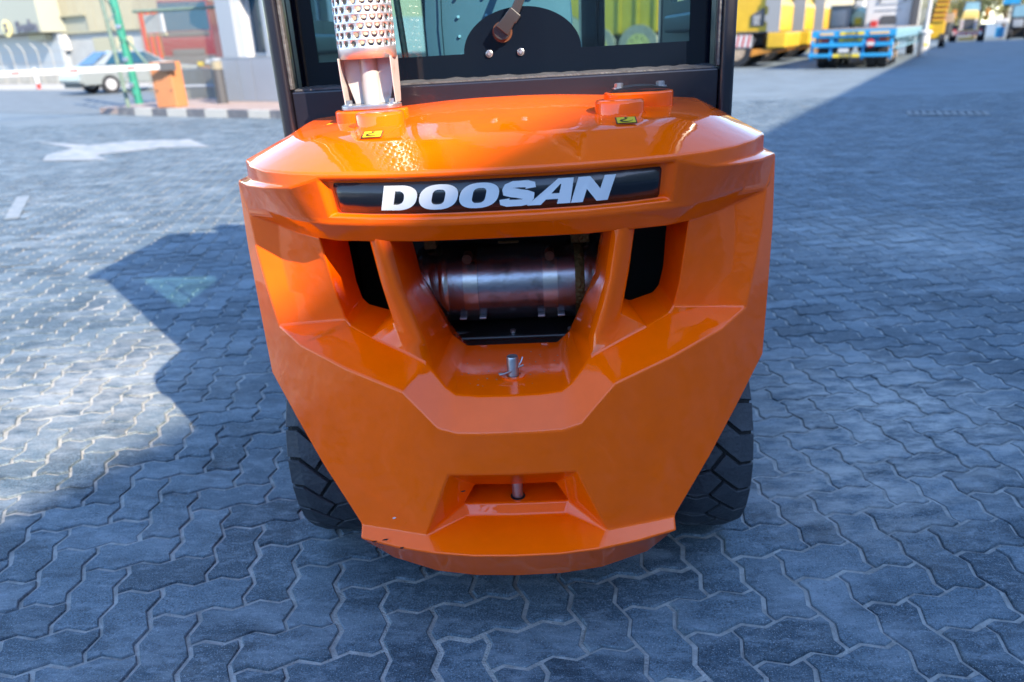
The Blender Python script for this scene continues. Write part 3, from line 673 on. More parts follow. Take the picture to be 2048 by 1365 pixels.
for c_, d_ in (((-.19, .40, .845), (.03, .03, .10)), ((.17, .40, .84), (.045, .03, .09)), ((0, .36, .812), (.05, .008, .006))): q = MB(); q.box(c_, d_); q.build('hanger', M['weld'], mf, bevel=.003)
q = MB(); q.box((0, .40, .565), (.40, .16, .05)); q.box((0, .33, .585), (.40, .03, .012)); q.build('support_tray', M['cover'], fk, bevel=.004)

for pts, r_ in (([(-.24, .36, .86), (-.20, .33, .845), (-.05, .35, .85), (.12, .33, .84), (.25, .38, .87)], .008), ([(-.25, .40, .70), (-.235, .34, .66), (-.20, .33, .60), (-.10, .36, .58)], .010), ([(.26, .42, .80), (.235, .36, .72), (.215, .36, .62), (.15, .38, .59)], .007)):
    q = MB(); q.tube(pts, r_, 8); q.build('hose', M['rubber'], fk, smooth=60)
for x in (-.15, .0, .14): q = MB(); q.cyl((x, .335, .592), (x, .335, .600), .007, n=6); q.build('tray_bolt', M['steel'], fk)
# ---- exhaust stack with perforated guard
ex_ = bpy.data.objects.new('exhaust_stack', None); col.objects.link(ex_); ex_.parent = fk; ex_.location = (-.285, .385, -.0085)
RS, NC = .063, 21; PIT = 2 * math.pi * RS / NC; RH = PIT * .866; HR = .0062
b = bmesh.new(); cache = {}
def sv(u, z):
    t = u / RS; k = (round((u / PIT * 48)) % (NC * 48), round(z * 1e5))
    if k not in cache: cache[k] = b.verts.new((RS * math.cos(t), RS * math.sin(t), z))
    return cache[k]
ZB = 1.262; nr = 52
for r_ in range(nr):
    zc = ZB + RH * (r_ + .5)
    for c_ in range(NC):
        uc = PIT * (c_ + (.5 if r_ % 2 else 0)); hole = [sv(uc + HR * math.cos(R(45 * k + 22.5)) , zc + HR * math.sin(R(45 * k + 22.5))) for k in range(8)]
        ed = [(uc + PIT / 2, zc), (uc + PIT / 2, zc + RH / 2), (uc, zc + RH / 2), (uc - PIT / 2, zc + RH / 2), (uc - PIT / 2, zc), (uc - PIT / 2, zc - RH / 2), (uc, zc - RH / 2), (uc + PIT / 2, zc - RH / 2)]
        ed = [sv(*e) for e in ed]
        for k in range(8):
            try: b.faces.new((ed[k], ed[(k + 1) % 8], hole[k], hole[k - 1]))
            except ValueError: pass
zt = ZB + RH * nr
for c_ in range(NC * 2):
    u0, u1 = PIT * c_ / 2, PIT * (c_ + 1) / 2
    b.faces.new((sv(u0, ZB - .022), sv(u1, ZB - .022), sv(u1, ZB), sv(u0, ZB))); b.faces.new((sv(u0, zt), sv(u1, zt), sv(u1, zt + .02), sv(u0, zt + .02)))
bmesh.ops.recalc_face_normals(b, faces=b.faces)
for f in b.faces: f.smooth = True
me = bpy.data.meshes.new('perforated_guard'); b.to_mesh(me); b.free(); me.materials.append(M['alu'])
pg_ = bpy.data.objects.new('perforated_guard', me); col.objects.link(pg_); pg_.parent = ex_
md = pg_.modifiers.new('thick', 'SOLIDIFY'); md.thickness = .0022; md.offset = -1
q = MB(); q.cyl((0, 0, 1.245), (0, 0, 2.05), .045, n=28); q.build('inner_pipe', M['inner'], ex_, smooth=40)
q = MB(); q.lathe([(.020, 1.146), (.020, 1.25)], (0, -.005, 0), 'Z', 20); q.build('stem_tube', M['bracket'], ex_, smooth=60)
q = MB(); q.lathe([(.0001, 1.241), (.060, 1.241), (.060, 1.245), (.0001, 1.245)], (0, 0, 0), 'Z', 28); q.build('guard_floor', M['rust'], ex_)
for s in (-1, 1):
    q = MB(); q.prism([(s * .0575, 1.246), (s * .0575, 1.215), (s * .040, 1.150), (s * .040, 1.146), (s * .018, 1.146), (s * .018, 1.246)], -.004, .000, 'XZ'); q.build('gusset', M['bracket'], ex_, bevel=.0012)
    q = MB(); q.prism([(-.030, 1.146), (.03, 1.146), (.04, 1.18), (.045, 1.243), (-.045, 1.243), (-.040, 1.19)], s * .0575 - .0025 * s, s * .0575, 'YZ')
    q.build('side_plate', M['bracket'], ex_, bevel=.001)
q = MB(); pl = [(.040 + .026 * math.cos(t), .026 * math.sin(t)) for t in [R(-90 + 18 * i) for i in range(11)]] + [(-.040 + .026 * math.cos(t), .026 * math.sin(t)) for t in [R(90 + 18 * i) for i in range(11)]]
q.prism([(x, y * 1.5 - .02) for x, y in pl], 1.1365, 1.146, 'XY'); q.build('base_plate', M['steel'], ex_, bevel=.0015)
hexbolt(ex_, (-.050, -.022, 1.146), .008, .007); hexbolt(ex_, (.048, -.022, 1.146), .008, .007)

# ---- cab: pillars, sill bar, roof, glass
cab = bpy.data.objects.new('cab', None); col.objects.link(cab); cab.parent = fk
def ptube(poly, z0_, z1_, name, m, bev=.006):
    q = MB(); q.prism(poly, z0_, z1_, 'XY'); return q.build(name, M[m], cab, bevel=bev, seg=3)
for s in (-1, 1):
    ptube([(s * .507, .490), (s * .541, .497), (s * .541, .575), (s * .507, .575)], .62, 2.10, 'rear_pillar', 'frame', .012)
    q = MB(); q.box((s * .503, .512, 1.57), (.008, .02, .80)); q.build('seal', M['sealant'], cab, bevel=.002)
    ptube([(s * .51, 1.42), (s * .545, 1.42), (s * .545, 1.48), (s * .51, 1.48)], .62, 2.10, 'front_pillar', 'frame', .008)
    q = MB(); q.box((s * .53, 1.0, 2.07), (.03, .9, .06)); q.build('roof_rail', M['frame'], cab, bevel=.006)
    # side door: rubber-edged frame with a rounded window over a moulded lower panel
    dr = MB(); outer = rounded(.80, 1.32, .06, .06, 5, .99, 1.38); hole_ = rounded(.62, .66, .09, .09, 5, .98, 1.66)
    for f in strip(outer, hole_):
        dr.add([(s * .532, y, z) for y, z in f] + [(s * .512, y, z) for y, z in f], [(0, 1, 2, 3), (7, 6, 5, 4), (0, 4, 5, 1), (2, 6, 7, 3)])
    door = dr.build('cab_door', M['plastic'], cab)
    q = MB(); q.add([(s * .522, y, z) for y, z in hole_], [tuple(range(len(hole_)))]); q.build('door_window', M['clear'], door)
    q = MB(); q.box((s * .50, .95, 1.27), (.03, .5, .05)); q.box((s * .497, .76, 1.20), (.03, .07, .03)); q.build('door_handle', M['plastic'], door, bevel=.01)
    if s > 0:
        q = MB(); q.box((.5105, .93, 1.155), (.002, .09, .11)); q.build('door_decal', M['letter'], door); q = MB(); q.box((.5092, .93, 1.15), (.0012, .04, .06)); q.box((.5092, .93, 1.215), (.0012, .07, .012), 1); q.build('decal_print', [M['navy'], M['plate_y']], door)
q = MB(); q.prism([(-.507, .505), (.507, .505), (.507, .585), (-.507, .585)], 1.02, 1.166, 'XY'); q.build('rear_sill_bar', M['frame'], cab, bevel=.006, seg=3)
# sill ledge with sealant, broken lower edge of the glass
q = MB(); rr = random.Random(9); n = 70; xs0 = [-.498 + .996 * i / n for i in range(n + 1)]
q.loft([[(x, .512, 1.166), (x, .512, 1.1695), (x, .556, 1.1725), (x, .566, 1.1735 + .0016 * math.sin(x * 41) * math.sin(x * 97) + rr.uniform(-.0012, .0012)), (x, .566, 1.166)] for x in xs0]); q.build('sill_sealant', M['sealant'], cab, smooth=40)
GY = .572
gl_ = MB(); gl_.add([(-.497, GY, 1.172), (.497, GY, 1.172), (.497, GY + .02, 2.04), (-.497, GY + .02, 2.04)], [(0, 1, 2, 3)]); rw = gl_.build('rear_window', M['glass'], cab, recalc=False)
fb = MB(); oy = GY - .003
def fpt(x, z): return (x, oy + (z - 1.172) * .02 / .868, z)
rr = random.Random(5); lowx = [-.497 + .994 * i / 60 for i in range(61)]; lowz = [1.176 + rr.uniform(-.0022, .0022) for _ in lowx]
def ftop(x):
    if abs(x - .050) < .141: return max(1.226, 1.226 + .098 * math.sqrt(max(0, 1 - ((x - .05) / .141) ** 2)) ** 1.0)
    return 1.226
xs_ = sorted(set([round(x, 4) for x in lowx] + [round(.05 + .141 * math.cos(R(6 * k)), 4) for k in range(31)] + [-.0911, .1911]))
for x0_, x1_ in zip(xs_[:-1], xs_[1:]):
    zl0 = zl1 = 1.172
    fb.add([fpt(x0_, zl0), fpt(x1_, zl1), fpt(x1_, ftop(x1_)), fpt(x0_, ftop(x0_))], [(0, 1, 2, 3)])
for s in (-1, 1): fb.add([fpt(s * .447, 1.226), fpt(s * .497, 1.226), fpt(s * .497, 2.03), fpt(s * .447, 2.03)], [(0, 1, 2, 3) if s > 0 else (3, 2, 1, 0)])
fb.build('glass_border', M['frit'], rw, recalc=False)
for x in (-.030, .046): q = MB(); q.lathe([(.0001, -.008), (.004, -.008), (.005, -.006), (.0085, -.004), (.0085, .0)], (x, oy, 1.2235), 'Y', 16); q.build('glass_screw', M['steel'], rw, smooth=40)
q = MB(); q.cyl((.005, oy, 1.272), (.005, oy - .03, 1.272), .021, .019, 24); q.cyl((.005, oy - .006, 1.270), (.005, oy - .012, 1.270), .0235, n=24, mi=1)
q.build('wiper_hub', [M['wiper'], M['rust']], rw, smooth=40)
def bar2(q, a, b_, w0, w1, t, mi=0):
    a, b_ = Vector(a), Vector(b_); d = (b_ - a).normalized(); nn = Vector((d.z, 0, -d.x)).normalized(); yy = Vector((0, t / 2, 0))
    q.add([a - nn * w0 - yy, a + nn * w0 - yy, a + nn * w0 + yy, a - nn * w0 + yy, b_ - nn * w1 - yy, b_ + nn * w1 - yy, b_ + nn * w1 + yy, b_ - nn * w1 + yy], [(3, 2, 1, 0), (4, 5, 6, 7), (0, 1, 5, 4), (1, 2, 6, 5), (2, 3, 7, 6), (3, 0, 4, 7)], mi)
q = MB(); bar2(q, (.005, oy - .034, 1.272), (.028, oy - .036, 1.300), .017, .014, .018); bar2(q, (.026, oy - .038, 1.296), (.040, oy - .038, 1.312), .016, .015, .014, 0); bar2(q, (.036, oy - .038, 1.309), (.22, oy - .03, 1.66), .011, .006, .006); q.build('wiper_arm', [M['wiper'], M['rust']], rw, bevel=.002)
q = MB(); q.box((.22, oy - .022, 1.70), (.012, .02, .42)); q.build('wiper_blade', M['rubber'], rw)
q = MB(); q.box((0, .98, 2.13), (1.16, 1.10, .06)); q.box((0, .47, 2.11), (1.10, .06, .05)); q.build('roof', M['frame'], cab, bevel=.02)
q = MB(); q.box((0, 1.45, 1.12), (1.04, .03, .10)); q.build('front_bar', M['frame'], cab, bevel=.004)
q = MB(); q.add([(-.50, 1.45, 1.17), (.50, 1.45, 1.17), (.50, 1.44, 2.06), (-.50, 1.44, 2.06)], [(0, 1, 2, 3)]); q.build('windscreen', M['clear'], cab, recalc=False)
q = MB(); q.box((0, 1.05, .30), (.60, 1.35, .30)); q.build('belly_shade_box', M['plastic'], fk)  # box added to block light and darken the ground under the machine
q = MB(); q.box((0, 1.0, .70), (1.0, .9, .50)); q.box((0, 1.25, .55), (1.04, .5, .4)); q.build('chassis', M['plastic'], fk, bevel=.02)
for pts in ([(-.235, .60, 1.17), (-.250, .605, 1.4), (-.29, .62, 1.9)], [(.245, .80, 1.10), (.25, .80, 1.4), (.24, .80, 1.9)]): q = MB(); q.tube(pts, .008, 6); q.build('hose', M['rubber'], cab, smooth=60)
# seat: back shell with studs
st = bpy.data.objects.new('seat', None); col.objects.link(st); st.parent = cab
q = MB(); cols_ = [(-.205, .75), (-.20, .725), (-.15, .705), (0, .70), (.13, .705), (.175, .725), (.18, .75)]
q.loft([[(x * k, y + dy, z) for x, y in cols_] + [(x * k, .83 + dy, z) for x, y in cols_[::-1]] for z, k, dy in ((1.05, 1.0, 0), (1.30, 1.0, .01), (1.52, .92, .03), (1.66, .80, .05), (1.70, .6, .07))]); q.build('backrest', M['seat'], st, smooth=50)
q = MB(); q.box((0, .98, 1.02), (.44, .46, .12)); q.build('cushion', M['seat'], st, bevel=.03)
q = MB(); q.lathe([(.0001, -.002), (.0035, -.0015), (.004, .004)], (0, 0, 0), 'Y', 8); stud = q.mesh('stud', M['letter'])
for i in range(4):
    for j in range(5):
        o = bpy.data.objects.new('stud', stud); col.objects.link(o); o.parent = st; o.location = (-.112 + .072 * i, .7065 - .003 * (i in (1, 2)), 1.175 + .046 * j)
q = MB(); q.tube([(-.155, .702, 1.07), (-.155, .706, 1.3), (-.145, .726, 1.52)], .0016, 6); q.build('piping', M['plastic'], st)
q = MB(); q.tube([(-.0, 1.30, 1.05), (0, 1.22, 1.30)], .03, 10); q.lathe([(.15, 0), (.165, .012), (.15, .024), (.135, .012)], (0, 1.20, 1.30), 'Z', 24, closed=True); q.build('steering_wheel', M['plastic'], cab, smooth=60)
# mast, forks, front wheels
ms = bpy.data.objects.new('mast', None); col.objects.link(ms); ms.parent = fk
for s in (-1, 1):
    q = MB(); q.box((s * .30, 1.78, 1.10), (.09, .16, 2.0)); q.build('mast_rail', M['frame'], ms, bevel=.005)
    q = MB(); q.box((s * .24, 2.5, .06), (.12, 1.07, .04)); q.box((s * .24, 1.98, .35), (.12, .05, .6)); q.build('fork', M['cover'], ms, bevel=.005)
q = MB(); q.box((0, 1.78, 2.06), (.6, .1, .08)); q.box((0, 1.78, 1.1), (.6, .06, .1)); q.box((0, 1.90, .45), (.95, .05, .4)); q.build('crosshead', M['frame'], ms, bevel=.005)

# ---- wheels: solid tyres with real tread blocks
def tyre_mesh(Rr, Wd, NP):
    q = MB(); h = Wd / 2; gd = .011
    q.lathe([(Rr * .52, -h * .96), (Rr * .80, -h * 1.0), (Rr - .034, -h * .99), (Rr - .016, -h * .93), (Rr - gd, -h * .8), (Rr - gd + .001, 0), (Rr - gd, h * .8), (Rr - .016, h * .93), (Rr - .034, h * .99), (Rr * .80, h * 1.0), (Rr * .52, h * .96)], (0, 0, 0), 'X', 72, 1)
    A_ = [(-1, 0), (-.6, 0), (-.17, -.42), (.22, -.82), (-.17, -1.42), (-.6, -1), (-1, -1)]
    B_ = [(.22, -.82), (.6, -.70), (1, -.74), (1, -1.74), (.6, -1.70), (.22, -1.82), (-.17, -1.42)]
    per = 2 * math.pi * Rr / NP
    for poly in (A_, B_):
        pm = [Vector((a * h, b_ * per)) for a, b_ in poly]
        area = sum(pm[i - 1].x * pm[i].y - pm[i].x * pm[i - 1].y for i in range(len(pm)))
        if area < 0: pm = pm[::-1]
        ins = inset([tuple(p) for p in pm], .0056); lo = inset([tuple(p) for p in pm], .0042)
        clampx = lambda p: Vector((max(-h * .985, min(h * .985, p.x)), p.y))
        for i, p in enumerate(pm):
            if abs(abs(p.x) - h) < 1e-6: ins[i].x = math.copysign(h * .97, p.x); lo[i].x = math.copysign(h * 1.0, p.x)
        for k in range(NP):
            def pos(p, dr, shoulder):
                w_ = p.x / h; r_ = Rr - .012 * abs(w_) ** 4 - dr; t = p.y / Rr + 2 * math.pi * k / NP
                return (p.x, -r_ * math.cos(t), -r_ * math.sin(t) * -1)
            n = len(pm); vs = [pos(p, 0, 0) for p in ins] + [pos(p, .0025, 0) for p in lo] + [pos(p, .013 if abs(p.x) < h * .98 else .032, 0) for p in lo]
            fs = [tuple(range(n))] + [(n + i, n + (i + 1) % n, (i + 1) % n, i) for i in range(n)] + [(2 * n + i, 2 * n + (i + 1) % n, n + (i + 1) % n, n + i) for i in range(n)]
            q.add(vs, fs, 0)
    return q.mesh('tyre', [M['tyre'], M['groove_shade']])
TM = tyre_mesh(.29, .165, 24)
def wheel(name, x, y, Rr, rz, scale=1.0, dz=0.0):
    w_ = bpy.data.objects.new(name, None); col.objects.link(w_); w_.parent = fk; w_.location = (x, y, Rr + dz); w_.rotation_euler = (0, 0, rz); w_.scale = (scale,) * 3
    t = bpy.data.objects.new('tyre', TM); col.objects.link(t); t.parent = w_; t.rotation_euler = (R(4.5), 0, 0)
    q = MB(); q.lathe([(.0001, -.03), (.05, -.03), (.06, -.045), (.10, -.05), (.152, -.078), (.152, .078), (.10, .05), (.0001, .03)], (0, 0, 0), 'X', 32); q.build('rim', M['orange'], w_, smooth=40)
    return w_
wheel('rear_wheel', -.471, .455, .29, 0, dz=.009); wheel('rear_wheel', .473, .455, .29, math.pi, dz=-.009)
wheel('front_wheel', -.50, 1.80, .345, 0, 1.19, .0096); wheel('front_wheel', .50, 1.80, .345, math.pi, 1.19, -.0096)
q = MB(); q.box((0, .455, .29), (.78, .12, .12)); q.build('steer_axle', M['plastic'], fk, bevel=.01)

# the warehouse along the right side of the yard, out of frame, whose shadow covers the forklift's foot
A0 = -1.57 + 12.0; HW = 12.0 * math.tan(SUN_EL) / 0.935
wh = thing('warehouse', 'long warehouse along the right side of the yard, beside the orange forklift', 'warehouse', yard(A0, 15), YA)
q = MB(); q.box((9, 0, HW / 2), (18, 90, HW)); q.build('wall', M['wall'], wh)
for k in range(7):
    q = MB(); q.box((-.03, -36 + 12 * k, 2.2), (.08, 4.4, 4.4)); q.build('roller_door', M['mgrey'], wh)
q = MB(); q.box((9.2, 0, HW + .06), (17.6, 89.2, .1)); q.build('roof', M['roofgrey'], wh)

wk = thing('backdrop', 'plain low workshop added unseen behind the viewer for its dark reflection', 'backdrop', (-14, -34, 0), R(4))  # unseen block added so glass and paint reflect a dark shaded wall
q = MB(); q.box((0, -6, 3.4), (90, 12, 6.8)); q.build('wall', M['wall'], wk)
for k in range(7): q = MB(); q.box((-36 + 12 * k, .03, 2.1), (4.6, .08, 4.2)); q.build('roller_door', M['mgrey'], wk)

# ================================================================== LEFT BACKGROUND
SQ = lambda q, name, m, par=None, **k: q.build(name, m, par, **k)
# pale pavement in front of the far wall
q = MB(); P = [yard(-90, 17.0), yard(-24, 17.0), yard(-24, 33.5), yard(-90, 33.5)]; q.prism([(p.x, p.y) for p in P], -0.02, 0.02, 'XY'); tag(q.build('pavement', M['concrete']), kind='structure')
# island with striped kerb
isl = MB(); P = [yard(-16.9, 9.50), yard(-9.0, 9.50), yard(-9.0, 22), yard(-16.9, 22)]; isl.prism([(p.x, p.y) for p in P], -0.01, 0.125, 'XY'); isl = tag(isl.build('traffic_island', M['redpave']), kind='structure')
km = {k: MB().box((0, 0, 0), (0.50, 0.13, 0.17)).mesh('kerb_stone', M['kerb_w' if k else 'kerb_b']) for k in (0, 1)}
a = -16.0; k = 0
for wdt in [.62, .62, .52, .66, .58, .70, .62, .62, .62, .62, .62]:
    o = bpy.data.objects.new('kerb_stone', km[k % 2]); col.objects.link(o); o.parent = isl
    p = yard(a + wdt / 2, 9.44, 0.06); o.location = p; o.rotation_euler = (0, 0, YA); o.scale = (wdt / .5 * .985, 1, 1); a += wdt; k += 1
# barrier machine and boom
bm = thing('barrier_cabinet', 'orange boom barrier cabinet standing on the striped kerb island', 'barrier cabinet', yard(-14.78, 9.95, .125), YA + R(12)); bm.scale = (.92,) * 3
q = MB(); q.prism([(-.30, -.2), (.30, -.2), (.30, .2), (-.30, .2)], 0, 1.0, 'XY'); q.build('body', M['cab_orange'], bm, bevel=.02)
q = MB(); q.box((0, 0, 1.02), (.58, .38, .05)); q.build('lid', M['cab_orange'], bm, bevel=.015)
q = MB(); q.box((.03, -.205, .42), (.40, .012, .80)); q.build('door_panel', M['cab_orange'], bm, bevel=.004)
for x in (-.2, .24): q = MB(); q.cyl((x, -.205, .40), (x, -.23, .40), .02, n=10); q.build('lock', M['dgrey'], bm)
q = MB(); q.box((-.10, 0, 1.05), (.3, .2, .012)); q.build('lid_label', M['white'], bm)
bo_ = thing('barrier_boom', 'white boom arm with red bands reaching left from the orange cabinet', 'barrier arm')
p0, p1 = yard(-17.0, 10.6, 1.02), yard(-13.9, 4.2, .96)
p0 = Vector((-8.12, 15.45, .99)); p1 = p0 + Vector((-6.6, -1.7, -.03))
def boomseg(t0, t1, wv, m, name, par, off=0):
    q = MB(); a_, b_ = p0.lerp(p1, t0), p0.lerp(p1, t1); d = (b_ - a_).normalized(); s = Vector((d.y, -d.x, 0)).normalized() * (.03 + off); zv = Vector((0, 0, wv))
    q.add([a_ - s - zv, a_ + s - zv, a_ + s + zv, a_ - s + zv, b_ - s - zv, b_ + s - zv, b_ + s + zv, b_ - s + zv], [(3, 2, 1, 0), (4, 5, 6, 7), (0, 1, 5, 4), (1, 2, 6, 5), (2, 3, 7, 6), (3, 0, 4, 7)]); return q.build(name, M[m], par)
boomseg(-.045, .0, .085, 'dgrey', 'hub', bo_, .02)
for i in range(8): boomseg(.0 + .125 * i, .125 * (i + 1) - .002, .055, 'white', 'arm_section', bo_)
for i in range(6): boomseg(.075 + .165 * i, .10 + .165 * i, .02, 'signal_red', 'red_band', bo_, .004)
# two low marker posts on the far pavement
for (x, y), lb in (((-25.3, 31.5), 'low white marker post with red foot, left under the boom arm'), ((-25.6, 29.6), 'low white marker post with red foot, beside the silver car')):
    pass
for i, (a_, b_, lb) in enumerate(((-34.4, 17.6, 'short white marker post with red foot at the far kerb, left of the other'), (-33.2, 18.6, 'short white marker post with red foot at the far kerb, nearer the silver car'))):
    t = thing('marker_post', lb, 'marker post', yard(a_, b_, .02), 0, 'marker posts on the far kerb'); q = MB(); q.cyl((0, 0, .22), (0, 0, .85), .07, n=10); q.build('post', M['white'], t); q = MB(); q.cyl((0, 0, 0), (0, 0, .22), .075, n=10); q.build('foot', M['signal_red'], t)

# sliding gate: green post, weathered lattice post, brace, chain-link panel
gt = thing('green_gate', 'green steel gate with slanted lattice post and chain link panel before the red truck', 'gate')
gp = yard(-17.6, 10.96); g2 = yard(-15.87, 9.55)
g3 = Vector((gp.x + .0, gp.y, 0))
q = MB(); q.tube([gp + Vector((.05, 0, 0)), gp + Vector((-.12, 0, 4.2))], .10, 10); q.build('post', M['green'], gt, smooth=60)
q = MB(); q.tube([g2 + Vector((.03, 0, 0)), g2 + Vector((-.10, .0, 4.0))], .045, 8); q.build('side_post', M['olive'], gt, smooth=60)
for k in range(11):
    z0_, z1_ = .25 + .33 * k, .42 + .33 * k; a_, b_ = (g2, gp) if k % 2 else (gp, g2)
    q = MB(); q.tube([a_ + Vector((-.025 * z0_, 0, z0_)), b_ + Vector((-.025 * z1_, 0, z1_ + .16))], .014, 5); q.build('lattice_rod', M['olive'], gt)
for z in (.55, 1.15, 1.9): q = MB(); q.box(gp + Vector((.0, -.1, z)), (.12, .06, .10)); q.build('bracket', M['steel'], gt, bevel=.01)
q = MB(); q.tube([gp + Vector((.10, -.05, 1.62)), yard(-16.63, 11, .72), yard(-16.2, 11, .38)], .035, 8); q.build('brace', M['olive'], gt, smooth=60)
ma, mb_ = yard(-17.5, 11.3), yard(-14.6, 12.2)
md_ = (mb_ - ma)
q = MB(); q.tube([ma + Vector((0, 0, 2.24)), mb_ + Vector((0, 0, 2.24))], .035, 8); q.build('top_rail', M['olive'], gt)
q = MB(); q.tube([ma + Vector((0, 0, .46)), mb_ + Vector((0, 0, .46))], .035, 8); q.build('lower_rail', M['lgrey'], gt)
q = MB(); Lm = md_.length; dd = md_.normalized(); Hm = 2.5
for s in (1, -1):
    x = -Hm
    while x < Lm + (0 if s > 0 else Hm):
        a0_, a1_ = (x, x + Hm) if s > 0 else (x + Hm, x)
        lo, hi = 0.0, 1.0; f_ = lambda t: a0_ + (a1_ - a0_) * t
        ts = [t / 24 for t in range(25) if 0 <= f_(t / 24) <= Lm]
        if len(ts) > 1:
            A_, B_ = ma + dd * f_(ts[0]) + Vector((0, 0, .15 + Hm * ts[0])), ma + dd * f_(ts[-1]) + Vector((0, 0, .15 + Hm * ts[-1])); wv = Vector((0, 0, .0075))
            q.add([A_ - wv, A_ + wv, B_ + wv, B_ - wv], [(0, 1, 2, 3)])
        x += .085
cl = q.build('chain_link', M['mesh'], gt, recalc=False); cl['kind'] = 'stuff'
sg = thing('notice_board', 'blank white board on the chain link panel behind the green gate post', 'sign board', yard(-17.1, 11.55, 1.95), YA + R(-3))
q = MB(); q.box((0, 0, 0), (.80, .03, .42)); q.build('panel', M['white'], sg); q = MB(); q.box((0, .0, -.26), (.86, .05, .05)); q.build('rail', M['beige'], sg)
q = MB(); q.box((0, 0, 0), (.16, .04, .10)); cp = yard(-16.2, 12.0, .98); lamp = q.build('beacon', M['plate_y'], gt); lamp.location = cp
cb = thing('concrete_block', 'pale concrete block on the ground behind the orange barrier cabinet', 'concrete block', yard(-17.6, 13.0, 0), YA); q = MB(); q.prism([(-.75, 0), (.75, 0), (.62, .85), (-.62, .85)], -.4, .4, 'XZ'); q.build('block', M['concrete'], cb, bevel=.03); q = MB(); q.cyl((0, 0, .85), (0, 0, .90), .05); q.build('lifting_eye', M['dgrey'], cb)

# guard booth
bt = thing('guard_booth', 'grey panelled guard booth with white framed window beside the forklift cab', 'guard booth', yard(-15.05, 11.46, .125), YA); bt.scale = (.92,) * 3
xs2 = [0, .9, 1.42, 2.35, 3.28, 4.2, 5.1, 6.0]
for i in range(7):
    q = MB(); q.box(((xs2[i] + xs2[i + 1]) / 2, .05, .52), (xs2[i + 1] - xs2[i] - .018, .10, 1.03)); q.build('panel', M['mgrey'], bt, bevel=.004)
q = MB(); q.box((3.0, 1.25, .52), (5.96, 2.2, 1.02)); q.box((3.0, 1.3, 2.75), (6.1, 2.7, .25), 1); q.build('core', [M['dgrey'], M['lgrey']], bt)
q = MB(); q.box((3.0, .07, 1.055), (6.02, .16, .03)); q.build('sill', M['lgrey'], bt)
for x0_, x1_ in ((.42, 1.0), (2.02, 2.72), (4.2, 4.7)): q = MB(); q.box(((x0_ + x1_) / 2, .07, 1.85), (x1_ - x0_, .14, 1.56)); q.build('post', M['lgrey'], bt, bevel=.01)
q = MB(); q.box((1.12, .42, 1.85), (.24, .70, 1.56)); q.build('side_return', M['white'], bt)
for x0_, x1_ in ((1.24, 1.98), (2.74, 4.18)):
    f = MB()
    for c, d in (((x0_ + .03, .32, 1.85), (.06, .06, 1.5)), ((x1_ - .03, .32, 1.85), (.06, .06, 1.5)), (((x0_ + x1_) / 2, .32, 1.12), (x1_ - x0_ - .12, .06, .06)), (((x0_ + x1_) / 2 + .12, .325, 1.85), (.05, .05, 1.4))): f.box(c, d)
    f = f.build('window', M['white'], bt); q = MB(); q.box(((x0_ + x1_) / 2, .345, 1.87), (x1_ - x0_ - .12, .01, 1.44)); q.build('pane', M['glassdark'], f)
bl = thing('bollard_light', 'dark bollard light with pale louvres on the island before the guard booth', 'bollard light', yard(-14.32, 10.95, .125), 0); bl.scale = (.93,) * 3
q = MB(); q.cyl((0, 0, 0), (0, 0, .80), .135, n=20); q.build('post', M['dgrey'], bl, smooth=40)
for k in range(4): q = MB(); q.cyl((0, 0, .815 + .045 * k), (0, 0, .84 + .045 * k), .138, n=20); q.build('louvre', M['cream'], bl, smooth=40)
q = MB(); q.cyl((0, 0, .8), (0, 0, 1.0), .10, n=16); q.cyl((0, 0, 1.0), (0, 0, 1.06), .135, n=20); q.build('head', M['lgrey'], bl, smooth=40)

# red truck behind the mesh
rt = thing('red_truck', 'red truck cab with dark windscreen parked behind the chain link panel', 'truck', yard(-32.3, 24.0, 0), R(8))
q = MB(); q.loft([[(-1.22, 0, .95), (1.22, 0, .95), (1.22, 2.2, .95), (-1.22, 2.2, .95)], [(-1.22, -.02, 2.2), (1.22, -.02, 2.2), (1.22, 2.2, 2.2), (-1.22, 2.2, 2.2)], [(-1.16, .15, 3.6), (1.16, .15, 3.6), (1.16, 2.2, 3.6), (-1.16, 2.2, 3.6)]]); q.build('cab', M['red'], rt, bevel=.06)
q = MB(); q.add([(-1.16, -.045, 2.25), (1.16, -.045, 2.25), (1.10, .10, 3.5), (-1.10, .10, 3.5)], [(0, 1, 2, 3)]); q.build('windscreen', M['glassdark'], rt)
q = MB(); q.box((0, -.05, 2.1), (2.2, .08, .22)); q.build('wiper_cowl', M['dgrey'], rt, bevel=.03)
q = MB(); q.box((0, -.12, .85), (2.46, .3, .55)); q.build('bumper', M['dgrey'], rt, bevel=.06); q = MB(); q.box((0, -.06, 1.28), (1.5, .1, .28)); q.build('grille', M['dgrey'], rt, bevel=.02)
for s in (-1, 1): q = MB(); q.box((s * .92, -.29, .82), (.38, .06, .2)); q.build('headlight', M['lgrey'], rt, bevel=.02); q = MB(); q.cyl((s * .98, 1.0, .5), (s * 1.2, 1.0, .5), .5, n=20); q.build('wheel', M['rubber'], rt)
q = MB(); q.box((0, 4.6, 1.9), (2.4, 4.6, 2.4)); q.box((0, 4.4, .7), (1.0, 6, .3)); q.build('load_body', M['dgrey'], rt)
ct = thing('shipping_container', 'faded salmon red container standing behind the green gate post', 'container', yard(-44.0, 31.0, 0), YA)
q = MB(); q.box((0, 1.2, 1.9), (3.6, 2.4, 3.8)); q.build('shell', M['amber'], ct); 
for k in range(6): q = MB(); q.box((-1.6 + .62 * k, -.05, 1.9), (.26, .10, 3.6)); q.build('rib', M['signal_red'], ct)

